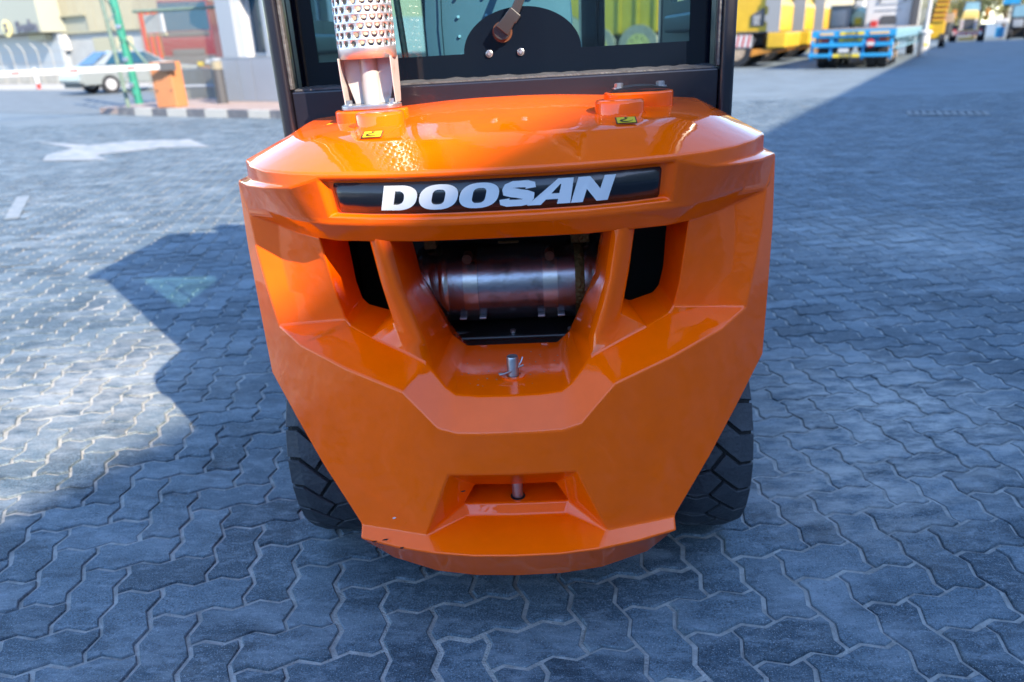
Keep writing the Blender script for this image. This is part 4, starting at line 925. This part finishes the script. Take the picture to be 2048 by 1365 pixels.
# silver saloon car
def wheel_set(par, pts, r, wd, tm='rubber', rm='rim', axis='y'):
    for x, y in pts:
        w_ = MB()
        if axis == 'y': w_.cyl((x, y - wd / 2, r), (x, y + wd / 2, r), r, n=24)
        else: w_.cyl((x - wd / 2, y, r), (x + wd / 2, y, r), r, n=24)
        w_ = w_.build('wheel', M[tm], par, smooth=40)
        q = MB()
        if axis == 'y':
            q.cyl((x, y - wd / 2 - .012, r), (x, y + wd / 2 + .012, r), r * .60, n=20)
            for k in range(9): t = k * math.pi / 4.5 + .3; q.box((x + r * .42 * math.cos(t), y - wd / 2 - .012, r + r * .42 * math.sin(t)), (r * .09, .012, r * .09), 1)
        else: q.cyl((x - wd / 2 - .012, y, r), (x + wd / 2 + .012, y, r), r * .60, n=20)
        q.build('rim', [M[rm], M['dgrey']], w_, smooth=40)
car = thing('silver_car', 'silver saloon car driving past behind the boom arm, seen from its rear corner', 'car', (-15.0, 27.5, 0), R(53))
q = MB(); prof = [(-2.25, .30), (2.2, .30), (2.28, .55), (2.15, .78), (1.0, .92), (-1.0, .95), (-2.15, .92), (-2.32, .78), (-2.34, .45)]
S_ = [(-.86, .94), (-.80, 1.0), (.80, 1.0), (.86, .94)]
q.loft([[(x * sx, y, z) for x, z in prof] for y, sx in ((-.88, .97), (-.80, 1.0), (.80, 1.0), (.88, .97))]); q.build('body', M['silver'], car, bevel=.07, seg=3)
q = MB(); q.loft([[(-1.75, s * .78, .93), (1.05, s * .78, .93), (.25, s * .60, 1.40), (-1.0, s * .60, 1.40)] for s in (-1, 1)]); q.build('roof', M['silver'], car, bevel=.06, seg=3)
q = MB(); q.add([(-1.66, -.62, .965), (-1.66, .62, .965), (-1.06, .50, 1.375), (-1.06, -.50, 1.375)], [(0, 1, 2, 3)]); q.v = [p + Vector((-.035, 0, .02)) for p in q.v]; q.build('rear_window', M['glassdark'], car)
for x0_, x1_, x2_, x3_ in ((-1.38, -.42, -.38, -.92), (-.36, .78, .22, -.33)): q = MB(); q.add([(x0_, -.80, .97), (x1_, -.80, .97), (x2_, -.635, 1.35), (x3_, -.635, 1.35)], [(0, 1, 2, 3)]); q.build('side_window', M['glassdark'], car)
for s in (-1, 1): q = MB(); q.box((-2.30, s * .60, .78), (.08, .42, .12)); q.build('tail_light', M['signal_red'], car, bevel=.02)
q = MB(); q.box((-2.30, 0, .48), (.16, 1.68, .22)); q.build('bumper', M['silver'], car, bevel=.05); q = MB(); q.box((-2.1, 0, .27), (.4, 1.4, .1)); q.build('underbody', M['dgrey'], car)
wheel_set(car, [(-1.35, -.80), (1.35, -.80), (-1.35, .80), (1.35, .80)], .31, .2)

# warehouse across the road with its sign
fb_ = thing('sign_warehouse', 'cream clad warehouse across the road with a pale band and round S sign', 'warehouse', yard(-62.8, 34, 0), YA)
q = MB(); q.box((14, 6, 1.45), (34, 12, 2.9)); q.build('lower_wall', M['wall'], fb_)
for k in range(26):
    x = .5 + 1.1 * k
    if 1.7 < x < 6.6: q = MB(); q.box((x, 5.9, 5.6), (1.06, 12.0, 2.9)); q.build('cladding_panel', M['cream'], fb_)
    else: q = MB(); q.box((x, 5.9, 5.0), (1.06, 12.0, 4.1)); q.build('cladding_panel', M['cream'], fb_)
q = MB(); q.box((14, -.08, 2.93), (34, .3, .10)); q.build('ledge', M['beige'], fb_)
q = MB(); q.box((4.2, .10, 3.5), (5.2, .1, 1.4)); q.build('loading_door', M['cream2'], fb_); q = MB(); q.box((4.2, -.06, 4.11), (4.8, .30, .10)); q.build('door_hood', M['beige'], fb_)
q = MB(); q.box((2.2, -.25, 2.3), (3.0, .4, 1.1)); q.build('white_box', M['white'], fb_)
q = MB(); q.box((-10.6, 4.6, 4.9), (28.0, 12.8, 3.7)); q.build('sign_band', M['cream2'], fb_)
q = MB(); q.box((-10.6, 5.4, 1.5), (27.6, 12.0, 3.0)); q.build('shopfront', M['lgrey'], fb_)
q = MB(); q.box((1.4, -.9, 2.75), (2.2, .6, .45)); q.build('canopy_box', M['beige'], fb_)
q = MB(); q.lathe([(.0001, 0), (.58, 0), (.62, -.05), (.62, -.08), (.54, -.10), (.0001, -.10)], (-1.15, -1.81, 3.46), 'Y', 28); rs = q.build('round_sign', M['gold'], fb_); text_mesh('S', 0.95, 'sign_letter', M['navy'], rs, (-1.15, -1.95, 3.46), (R(90), 0, 0), .03, .03)
for i, ch in enumerate('Sanha'):
    text_mesh(ch, 1.08, 'sign_letter', M['navy'], fb_, (.40 + .60 * i, -1.86, 3.46 + .07 * (i == 3)), (R(90), 0, 0), .04, .035)
# curved-top fence posts with wire in front of it
fn = thing('wire_fence', 'row of pale curved topped fence posts with wires before the sign warehouse', 'fence', yard(-56, 21.5, .02), YA)
q = MB(); q.tube([(0, 0, 0), (0, 0, 1.5), (-.06, -.04, 1.75), (-.25, -.12, 1.95)], .024, 6); pm_ = q.mesh('post', M['concrete'])
for k in range(15): o = bpy.data.objects.new('post', pm_); col.objects.link(o); o.parent = fn; o.location = (1.25 * k, 0, 0)
for z in (.5, 1.0, 1.55): q = MB(); q.tube([(0, 0, z), (17.6, 0, z)], .012, 4); q.build('wire', M['mesh'], fn)
q = MB(); q.box((9, .1, .28), (18.5, .2, .52)); q.build('base_wall', M['concrete'], fn)
pn = thing('beige_cabinet', 'tall beige metal cabinet at the far fence above the silver car', 'cabinet', yard(-36.4, 22.4, 0), YA); q = MB(); q.box((0, .4, 1.05), (2.1, .8, 2.1)); q.build('body', M['beige'], pn, bevel=.02); q = MB(); q.box((0, -.01, 1.05), (1.9, .03, 1.9)); q.build('door', M['beige'], pn, bevel=.005)
# long cream building behind the booth
lb_ = thing('cream_building', 'long cream building with blue base stripe behind the guard booth', 'building', yard(-24, 46, 0), YA)
q = MB(); q.box((0, 6, 3.2), (34, 12, 6.4)); q.build('wall', M['cream'], lb_); q = MB(); q.box((0, -.06, .75), (34, .12, .5)); q.build('stripe', M['blue'], lb_)
for k in range(9): f = MB(); f.box((-14 + 3.6 * k, -.04, 2.6), (1.8, .08, 1.3)); f = f.build('window', M['white'], lb_); q = MB(); q.box((-14 + 3.6 * k, -.09, 2.6), (1.5, .03, 1.05)); q.build('pane', M['glassdark'], f)

# ================================================================== RIGHT BACKGROUND
# yellow haulers parked side by side, noses to the yard
def hauler(b0, label):
    t = thing('dump_truck', label, 'dump truck', yard(-5.33, b0, 0), YA, 'yellow dump trucks parked in a row')
    q = MB(); q.box((-.32, 1.3, .90), (.66, 2.7, .52)); q.build('bumper', M['yellow'], t, bevel=.04)
    q = MB(); q.prism([(-.35, .62), (-2.3, .60), (-2.7, .42), (-1.2, .36), (-.5, .5)], .02, 2.6, 'XZ'); q.build('skirt', M['amber'], t, bevel=.02)
    q = MB(); q.prism([(-.30, 1.18), (-.30, 2.1), (-.55, 2.42), (-1.1, 2.62), (-2.4, 2.75), (-2.4, 1.18)], .12, 2.5, 'XZ'); q.build('hood', M['yellow'], t, bevel=.06)
    q = MB(); q.prism([(-1.30, 1.40), (-.84, 1.40), (-.84, 2.02), (-1.30, 1.78)], .085, .15, 'XZ'); gp_ = q.build('vent_panel', M['dgrey'], t)
    for k in range(6): q = MB(); q.box((-1.10, .07, 1.46 + .055 * k), (.24, .03, .026)); q.build('slat', M['white'], gp_)
    q = MB(); q.prism([(-.70, 1.17), (-.27, 1.17), (-.27, 3.0), (-.70, 3.0), (-.70, 2.3), (-.80, 2.28), (-.80, 2.06), (-.70, 2.04), (-.70, 1.78), (-.80, 1.76), (-.80, 1.54), (-.70, 1.52)], .0, .08, 'XZ'); q.build('ladder_plate', M['roofgrey'], t)
    q = MB(); q.box((-1.5, -.02, .90), (.62, .04, .42)); pl_ = q.build('chevron_board', M['white'], t)
    for k in range(3): q = MB(); q.prism([(-1.76 + .2 * k, .70), (-1.69 + .2 * k, .70), (-1.63 + .2 * k, 1.10), (-1.70 + .2 * k, 1.10)], -.048, -.04, 'XZ'); q.build('stripe', M['signal_red'], pl_)
    q = MB(); q.prism([(-2.5, 1.0), (-2.5, 2.9), (-4.2, 2.95), (-4.2, 1.0)], .35, 2.3, 'XZ'); q.build('cab', M['yellow2'], t, bevel=.05); q = MB(); q.box((-3.3, .33, 2.4), (1.3, .04, .8)); q.build('cab_window', M['glassdark'], t)
    q = MB(); q.prism([(-4.6, 1.35), (-7.0, 1.28), (-9.0, 2.3), (-9.2, 2.9), (-4.5, 3.0)], .0, 2.7, 'XZ'); bed = q.build('dump_bed', M['yellow'], t, bevel=.04)
    for k in range(4): q = MB(); q.box((-4.95 - .75 * k, -.03, 2.1), (.10, .08, 1.5)); q.build('bed_rib', M['yellow'], bed)
    q = MB(); q.box((-5, 1.3, .95), (8, .8, .4)); q.build('chassis', M['dgrey'], t)
    for x in (-.62, -.36): q = MB(); q.box((x, .02, 1.02), (.16, .06, .10)); q.build('headlight', M['glassdark'], t, bevel=.01)
    q = MB(); q.tube([(-.45, .05, 2.45), (-.45, .05, 2.95), (-2.3, .05, 3.05)], .03, 6); q.build('handrail', M['yellow'], t)
    q = MB(); q.box((-1.0, .13, 1.19), (1.6, .06, .05)); q.build('trim_strip', M['dgrey'], t)
    q = MB(); q.prism([(-2.25, .62), (-1.2, .62), (-1.05, .95), (-1.3, 1.12), (-2.2, 1.12)], -.02, .05, 'XZ'); q.build('wheel_arch', M['dgrey'], t)
    wheel_set(t, [(-1.75, .25), (-1.75, 2.4)], .56, .5, 'rubber', 'dusty'); wheel_set(t, [(-5.6, .2), (-5.6, 2.5), (-7.4, .2), (-7.4, 2.5)], .82, .6, 'dusty', 'yellow2')
    return t
hauler(28.5, 'nearest yellow dump truck, nose beside the dark cab pillar'); hauler(33.0, 'second yellow dump truck, just left of the blue trailer'); hauler(37.5, 'farthest yellow dump truck, mostly behind the blue trailer')

tr = thing('flatbed_trailer', 'blue flatbed trailer with yellow number plates parked left of the lamp pole', 'trailer', yard(-2.84, 26.4, 0), YA)
q = MB(); q.box((0, 6.0, 1.14), (2.48, 12.0, .14)); q.build('deck', M['deck'], tr)
q = MB(); q.box((0, .05, 1.05), (2.5, .12, .22)); q.build('rear_beam', M['blue'], tr, bevel=.01); q = MB(); q.box((0, .25, .86), (2.3, .1, .2)); q.build('light_board', M['blue'], tr)
q = MB(); q.box((0, .0, .71), (2.44, .14, .12)); q.build('middle_beam', M['blue'], tr, bevel=.02); q = MB(); q.box((-.02, -.04, .40), (2.52, .10, .11)); q.build('under_run_bar', M['blue'], tr, bevel=.02)
for x in (-1.2, -.62, .35, 1.16): q = MB(); q.box((x, .05, .58), (.09, .08, .62)); q.build('upright', M['blue'], tr)
for x, s in ((-.89, 1), (.92, -1)): q = MB(); q.box((x, .17, .86), (.30, .06, .11)); l_ = q.build('tail_light', M['signal_red'], tr); q = MB(); q.box((x - s * .11, .135, .86), (.09, .02, .10)); q.build('indicator', M['lamp_orange'], l_)
for (x, z, wd_, tx) in ((-.02, 1.06, .72, 'LCC 33'), (-.05, .862, .74, 'LCC-333'), (-.12, .40, .80, 'LCC-33')):
    q = MB(); q.box((x, -.10 if z < .5 else (-.02 if z > 1 else .12), z), (wd_, .02, .10)); p_ = q.build('number_plate', M['plate_y'], tr); text_mesh(tx, .115, 'plate_text', M['navy'], p_, (x, (-.115 if z < .5 else (-.035 if z > 1 else .105)), z), (R(90), 0, 0), .002, .004)
for x, wd_ in ((-.78, .42), (.78, .56)): q = MB(); q.box((x, -.02, 1.06), (wd_, .02, .08)); q.build('reflector', M['plate_c'], tr)
q = MB(); q.box((-.22, -.02, .57), (.32, .02, .14)); q.build('licence_plate', M['white'], tr)
q = MB(); q.cyl((.56, -.09, .76), (.56, -.10, .76), .13, n=8); sp_ = q.build('warning_plate', M['signal_red'], tr); q = MB(); q.box((.56, -.105, .74), (.20, .008, .10)); q.build('warning_print', M['white'], sp_)
q = MB(); q.cyl((-1.05, .05, .57), (-1.05, .0, .57), .05, n=12); q.build('side_lamp', M['lamp_orange'], tr)
q = MB(); q.box((1.235, 6.0, 1.02), (.04, 11.9, .30)); q.box((1.235, 6.0, .58), (.04, 11.2, .05)); q.build('side_rail', M['blue2'], tr)
for k in range(12): q = MB(); q.box((1.262, .6 + .98 * k, .80), (.02, .12, .48)); q.build('stanchion', M['blue2'], tr)
wheel_set(tr, [(x, y) for y in (.75, 2.1, 3.4) for x in (-.92, -.60, .60, .92)], .45, .27, 'rubber', 'dusty', 'x')
tc = thing('white_truck', 'white tractor truck seen from behind, coupled to the blue trailer', 'truck', yard(-2.95, 38.6, 0), YA)
q = MB(); q.box((0, 1.1, 2.5), (2.1, 2.2, 3.0)); q.build('cab', M['white'], tc, bevel=.08)
q = MB(); q.loft([[(-.42, -.02, 1.3), (.28, -.02, 1.3), (.28, -.02, 1.55), (.20, -.02, 1.66), (-.32, -.02, 1.66), (-.42, -.02, 1.55)], [(-.42, .1, 1.3), (.28, .1, 1.3), (.28, .1, 1.55), (.20, .1, 1.66), (-.32, .1, 1.66), (-.42, .1, 1.55)]]); q.build('rear_vent', M['dgrey'], tc)
q = MB(); q.box((-.62, -.1, 1.34), (.26, .2, .26)); q.build('red_box', M['signal_red'], tc); q = MB(); q.box((.98, -.1, 2.2), (.32, .3, 2.4)); q.build('exhaust_screen', M['dgrey'], tc, bevel=.05)
for z in (1.9, 2.15, 2.4): q = MB(); q.box((-.1, -.02, z), (1.1, .03, .02)); q.build('seam', M['lgrey'], tc)
for x in (-.5, .5): q = MB(); q.box((x, -.03, 2.28), (.08, .05, .10)); q.build('latch', M['dgrey'], tc)
q = MB(); q.box((0, 1.2, .75), (1.9, 2.6, .3)); q.build('chassis', M['dgrey'], tc); wheel_set(tc, [(-.95, .8), (.95, .8)], .48, .3, 'rubber', 'rim', 'x')
# white pole with swollen base
pl_ = thing('white_pole', 'white lamp pole with a fat white base right of the white truck', 'lamp pole', yard(-1.32, 36.5, 0), 0)
q = MB(); q.cyl((0, 0, .95), (.0, 0, 4.5), .075, n=12); q.build('shaft', M['white'], pl_, smooth=40); q = MB(); q.lathe([(.0001, .0), (.20, .0), (.21, .5), (.19, .85), (.26, .9), (.24, .98), (.0001, 1.04)], (0, 0, 0), 'Z', 16); bs = q.build('base', M['white'], pl_, smooth=40); q = MB(); q.box((0, -.2, .45), (.14, .03, .12)); q.build('yellow_tag', M['plate_y'], bs)
# machinery between trailer and far buildings
gn = thing('generator', 'grey and white generator box behind the blue trailer deck', 'generator', yard(-5.5, 40.5, 0), YA)
q = MB(); q.box((0, .8, 1.15), (1.2, 1.4, 2.0)); q.build('housing', M['lgrey'], gn, bevel=.02); q = MB(); q.box((.05, .07, 1.65), (.8, .04, .7)); q.build('door_panel', M['white'], gn); q = MB(); q.box((0, .8, 2.2), (1.5, 1.6, .06)); q.build('canopy', M['roofgrey'], gn)
mx_ = thing('concrete_mixer', 'pale green mixer drum machine between the generator and white truck', 'mixer', yard(-4.55, 41.5, 0), YA)
q = MB(); q.lathe([(.0001, -.6), (.35, -.55), (.55, -.1), (.5, .4), (.25, .7), (.0001, .75)], (0, 0, 1.6), 'Y', 20); q.build('drum', M['green_pale'], mx_, smooth=50); q = MB(); q.box((0, .2, .75), (1.0, 1.4, .5)); q.build('frame', M['dgrey'], mx_); q = MB(); q.box((0, -.62, 1.5), (.3, .1, .3)); q.build('motor', M['plate_y'], mx_); q = MB(); q.box((.1, .3, 2.5), (1.0, .6, .08)); q.box((-.35, .3, 2.3), (.06, .06, .4)); q.box((.5, .3, 2.3), (.06, .06, .4)); q.build('roof', M['dgrey'], mx_)
wheel_set(mx_, [(-.4, -.2), (.4, -.2)], .3, .15)
cr = thing('yellow_crane', 'yellow machine with a stepped ladder boom standing right of the lamp pole', 'crane', yard(-1.62, 50, 0), YA)
q = MB(); q.box((0, .8, .9), (1.0, 1.6, .9)); q.build('body', M['yellow'], cr, bevel=.05); q = MB(); q.prism([(-.25, 1.3), (.42, 1.3), (.62, 3.4), (.02, 3.4)], .0, .5, 'XZ'); bm_ = q.build('boom', M['amber'], cr)
for k in range(7): q = MB(); q.box((.12 + .028 * k, -.03, 1.4 + .27 * k), (.60, .08, .10)); q.build('boom_step', M['yellow'], bm_)
q = MB(); q.box((-.30, -.03, 1.05), (.35, .1, .22)); q.build('lamp_box', M['plate_y'], cr, bevel=.03); q = MB(); q.box((.62, .6, 1.5), (.5, .8, .5)); q.box((.6, .6, .9), (.4, .7, .6), 1); q.build('engine_cover', [M['dusty'], M['dgrey']], cr, bevel=.03)
wheel_set(cr, [(-.45, .3), (.45, .3), (-.45, 1.4), (.45, 1.4)], .42, .3, 'rubber', 'rim', 'x')
ld = thing('backhoe_loader', 'yellow backhoe loader with red and white chevrons facing down the yard', 'loader', yard(-.15, 63, 0), YA)
q = MB(); q.loft([[(-.50, 0, 1.48), (.50, 0, 1.48), (.50, 1.6, 1.48), (-.50, 1.6, 1.48)], [(-.46, .05, 1.85), (.46, .05, 1.85), (.46, 1.6, 1.9), (-.46, 1.6, 1.9)], [(-.36, .2, 2.0), (.36, .2, 2.0), (.36, 1.6, 2.05), (-.36, 1.6, 2.05)]]); q.build('hood', M['yellow2'], ld, bevel=.04)
q = MB(); q.box((0, .8, 1.1), (1.1, 1.6, .8)); q.build('nose', M['yellow'], ld); q = MB(); q.box((0, -.03, 1.13), (.62, .06, .70)); gl2 = q.build('grille', M['dgrey'], ld)
for s in (-1, 1):
    for k in range(3): q = MB(); q.box((s * .42, -.04, .88 + .24 * k), (.18, .06, .20)); q.build('chevron_block', M['white'] if k != 1 else M['white'], ld)
    q = MB(); q.box((s * .42, -.05, 1.0), (.18, .05, .04)); q.box((s * .42, -.05, 1.24), (.18, .05, .04)); q.build('red_stripe', M['signal_red'], ld)
    q = MB(); q.box((s * .78, -.2, .74), (.22, .08, .12)); q.build('tail_light', M['signal_red'], ld)
    q = MB(); q.box((s * .95, .9, 1.5), (.35, 1.2, .35)); q.build('fender', M['yellow'], ld, bevel=.04); q = MB(); q.box((s * 1.0, .3, 1.85), (.26, .3, .5)); q.build('arm_joint', M['amber'], ld, bevel=.03)
q = MB(); q.box((0, -.2, .55), (1.75, .12, .26)); bp2 = q.build('chevron_bar', M['white'], ld)
for k in range(8): q = MB(); x = -.75 + .2 * k; sgn = 1 if x < 0 else -1; q.prism([(x - .05, .43), (x + .05, .43), (x + .05 + .09 * sgn, .67), (x - .05 + .09 * sgn, .67)], -.275, -.265, 'XZ'); q.build('stripe', M['signal_red'], bp2)
q = MB(); q.loft([[(-.55, 1.2, 1.95), (.60, 1.2, 1.95), (.60, 2.6, 1.95), (-.55, 2.6, 1.95)], [(-.45, 1.3, 2.62), (.50, 1.3, 2.62), (.50, 2.5, 2.62), (-.45, 2.5, 2.62)]]); cb_ = q.build('cab', M['dgrey'], ld); q = MB(); q.add([(-.46, 1.17, 2.0), (.50, 1.17, 2.0), (.42, 1.27, 2.56), (-.37, 1.27, 2.56)], [(0, 1, 2, 3)]); q.build('windscreen', M['blue2'], cb_)
q = MB(); q.box((0, .2, .18), (1.0, .4, .18)); q.build('axle', M['yellow'], ld); wheel_set(ld, [(-.85, .5), (.85, .5)], .55, .45, 'rubber', 'dusty', 'x')
bt2 = thing('blue_tractor', 'blue and white machine with glazed cab at the far right edge', 'tractor', yard(2.75, 67, 0), YA)
q = MB(); q.box((.1, 1.2, 1.55), (1.0, 1.6, 1.5)); q.build('cab', M['dgrey'], bt2, bevel=.05); q = MB(); q.add([(-.3, .38, 1.5), (.5, .38, 1.5), (.5, .40, 2.25), (-.3, .40, 2.25)], [(0, 1, 2, 3)]); q.build('windscreen', M['blue2'], bt2)
q = MB(); q.box((.1, .1, 1.05), (.6, .5, .5)); q.build('nose', M['lgrey'], bt2, bevel=.04); q = MB(); q.box((-.9, .6, 1.25), (.9, .8, .35)); q.build('side_tank', M['white'], bt2, bevel=.05); q = MB(); q.box((-.9, .5, .5), (.55, .6, .7)); q.build('step_box', M['blue'], bt2)
q = MB(); q.box((1.6, 1.0, .45), (3.6, 1.6, .75)); q.build('undercarriage', M['black'], bt2); wheel_set(bt2, [(-.3, .2), (.8, .2)], .4, .3, 'rubber', 'rim', 'x')
bs2 = thing('blue_sign', 'plain blue board high on a post behind the blue machine', 'sign', yard(2.3, 70, 0), YA); q = MB(); q.box((0, 0, 2.75), (1.1, .06, .7)); q.build('board', M['blue'], bs2); q = MB(); q.cyl((0, .08, 0), (0, .08, 2.8), .05, n=8); q.build('post', M['lgrey'], bs2)
# white sheds at the back of the yard
for i, (a_, b_, w__, h__, lb2, m_) in enumerate(((-13, 62, 12, 6.5, 'white flat roofed shed behind the yellow dump trucks', 'white'), (-3.2, 78, 7.5, 4.0, 'low pale shed beyond the backhoe loader', 'cream2'))):
    t = thing('shed', lb2, 'shed', yard(a_, b_, 0), YA); q = MB(); q.box((0, 4, h__ / 2), (w__, 8, h__)); q.build('wall', M[m_], t); q = MB(); q.box((0, 4, h__ + .08), (w__ + .5, 8.5, .16)); q.build('roof', M['roofgrey'], t); q = MB(); q.box((w__ * .2, -.03, 1.6), (3.0, .08, 3.2)); q.build('roller_door', M['lgrey'], t)
# trees at the end of the yard
def tree(a_, b_, h, r, m_, label, seed):
    rr = random.Random(seed); t = thing('tree', label, 'tree', yard(a_, b_, 0), 0, 'trees at the end of the yard')
    q = MB(); q.tube([(0, 0, 0), (.05, .02, h * .35), (-.03, .05, h * .6)], .14, 8)
    for k in range(5): an = k * 1.3 + rr.random(); q.tube([(0, 0, h * (.3 + .05 * k)), (math.cos(an) * r * .5, math.sin(an) * r * .5, h * (.55 + .06 * k))], .05, 5)
    q.build('trunk', M['trunk'], t)
    V, F = [], []
    for k in range(42):
        c = Vector((rr.gauss(0, r * .42), rr.gauss(0, r * .42), h * .62 + rr.gauss(0, h * .17)))
        for j in range(46):
            p = c + Vector((rr.gauss(0, .32), rr.gauss(0, .32), rr.gauss(0, .26))); n1 = Vector((rr.gauss(0, 1), rr.gauss(0, 1), rr.gauss(0, 1))).normalized(); n2 = n1.orthogonal(); s_ = rr.uniform(.07, .15); i0 = len(V)
            V += [p - n1 * s_, p + n2 * s_ * .5, p + n1 * s_, p - n2 * s_ * .5]; F.append((i0, i0 + 1, i0 + 2, i0 + 3))
    me = bpy.data.meshes.new('crown'); me.from_pydata([tuple(v) for v in V], [], F); me.materials.append(M[m_]); me.update(); o = bpy.data.objects.new('crown', me); col.objects.link(o); o.parent = t
tree(-1.9, 72, 3.6, 1.7, 'leaf2', 'sparse olive tree just left of the backhoe loader cab', 1); tree(.2, 76, 4.4, 2.0, 'leaf', 'green tree directly behind the backhoe loader cab', 2); tree(2.1, 73, 4.2, 1.7, 'leaf2', 'yellowish tree between the backhoe loader and the blue machine', 3); tree(4.6, 79, 4.8, 2.2, 'leaf', 'dark green tree at the far right behind the blue machine', 4)
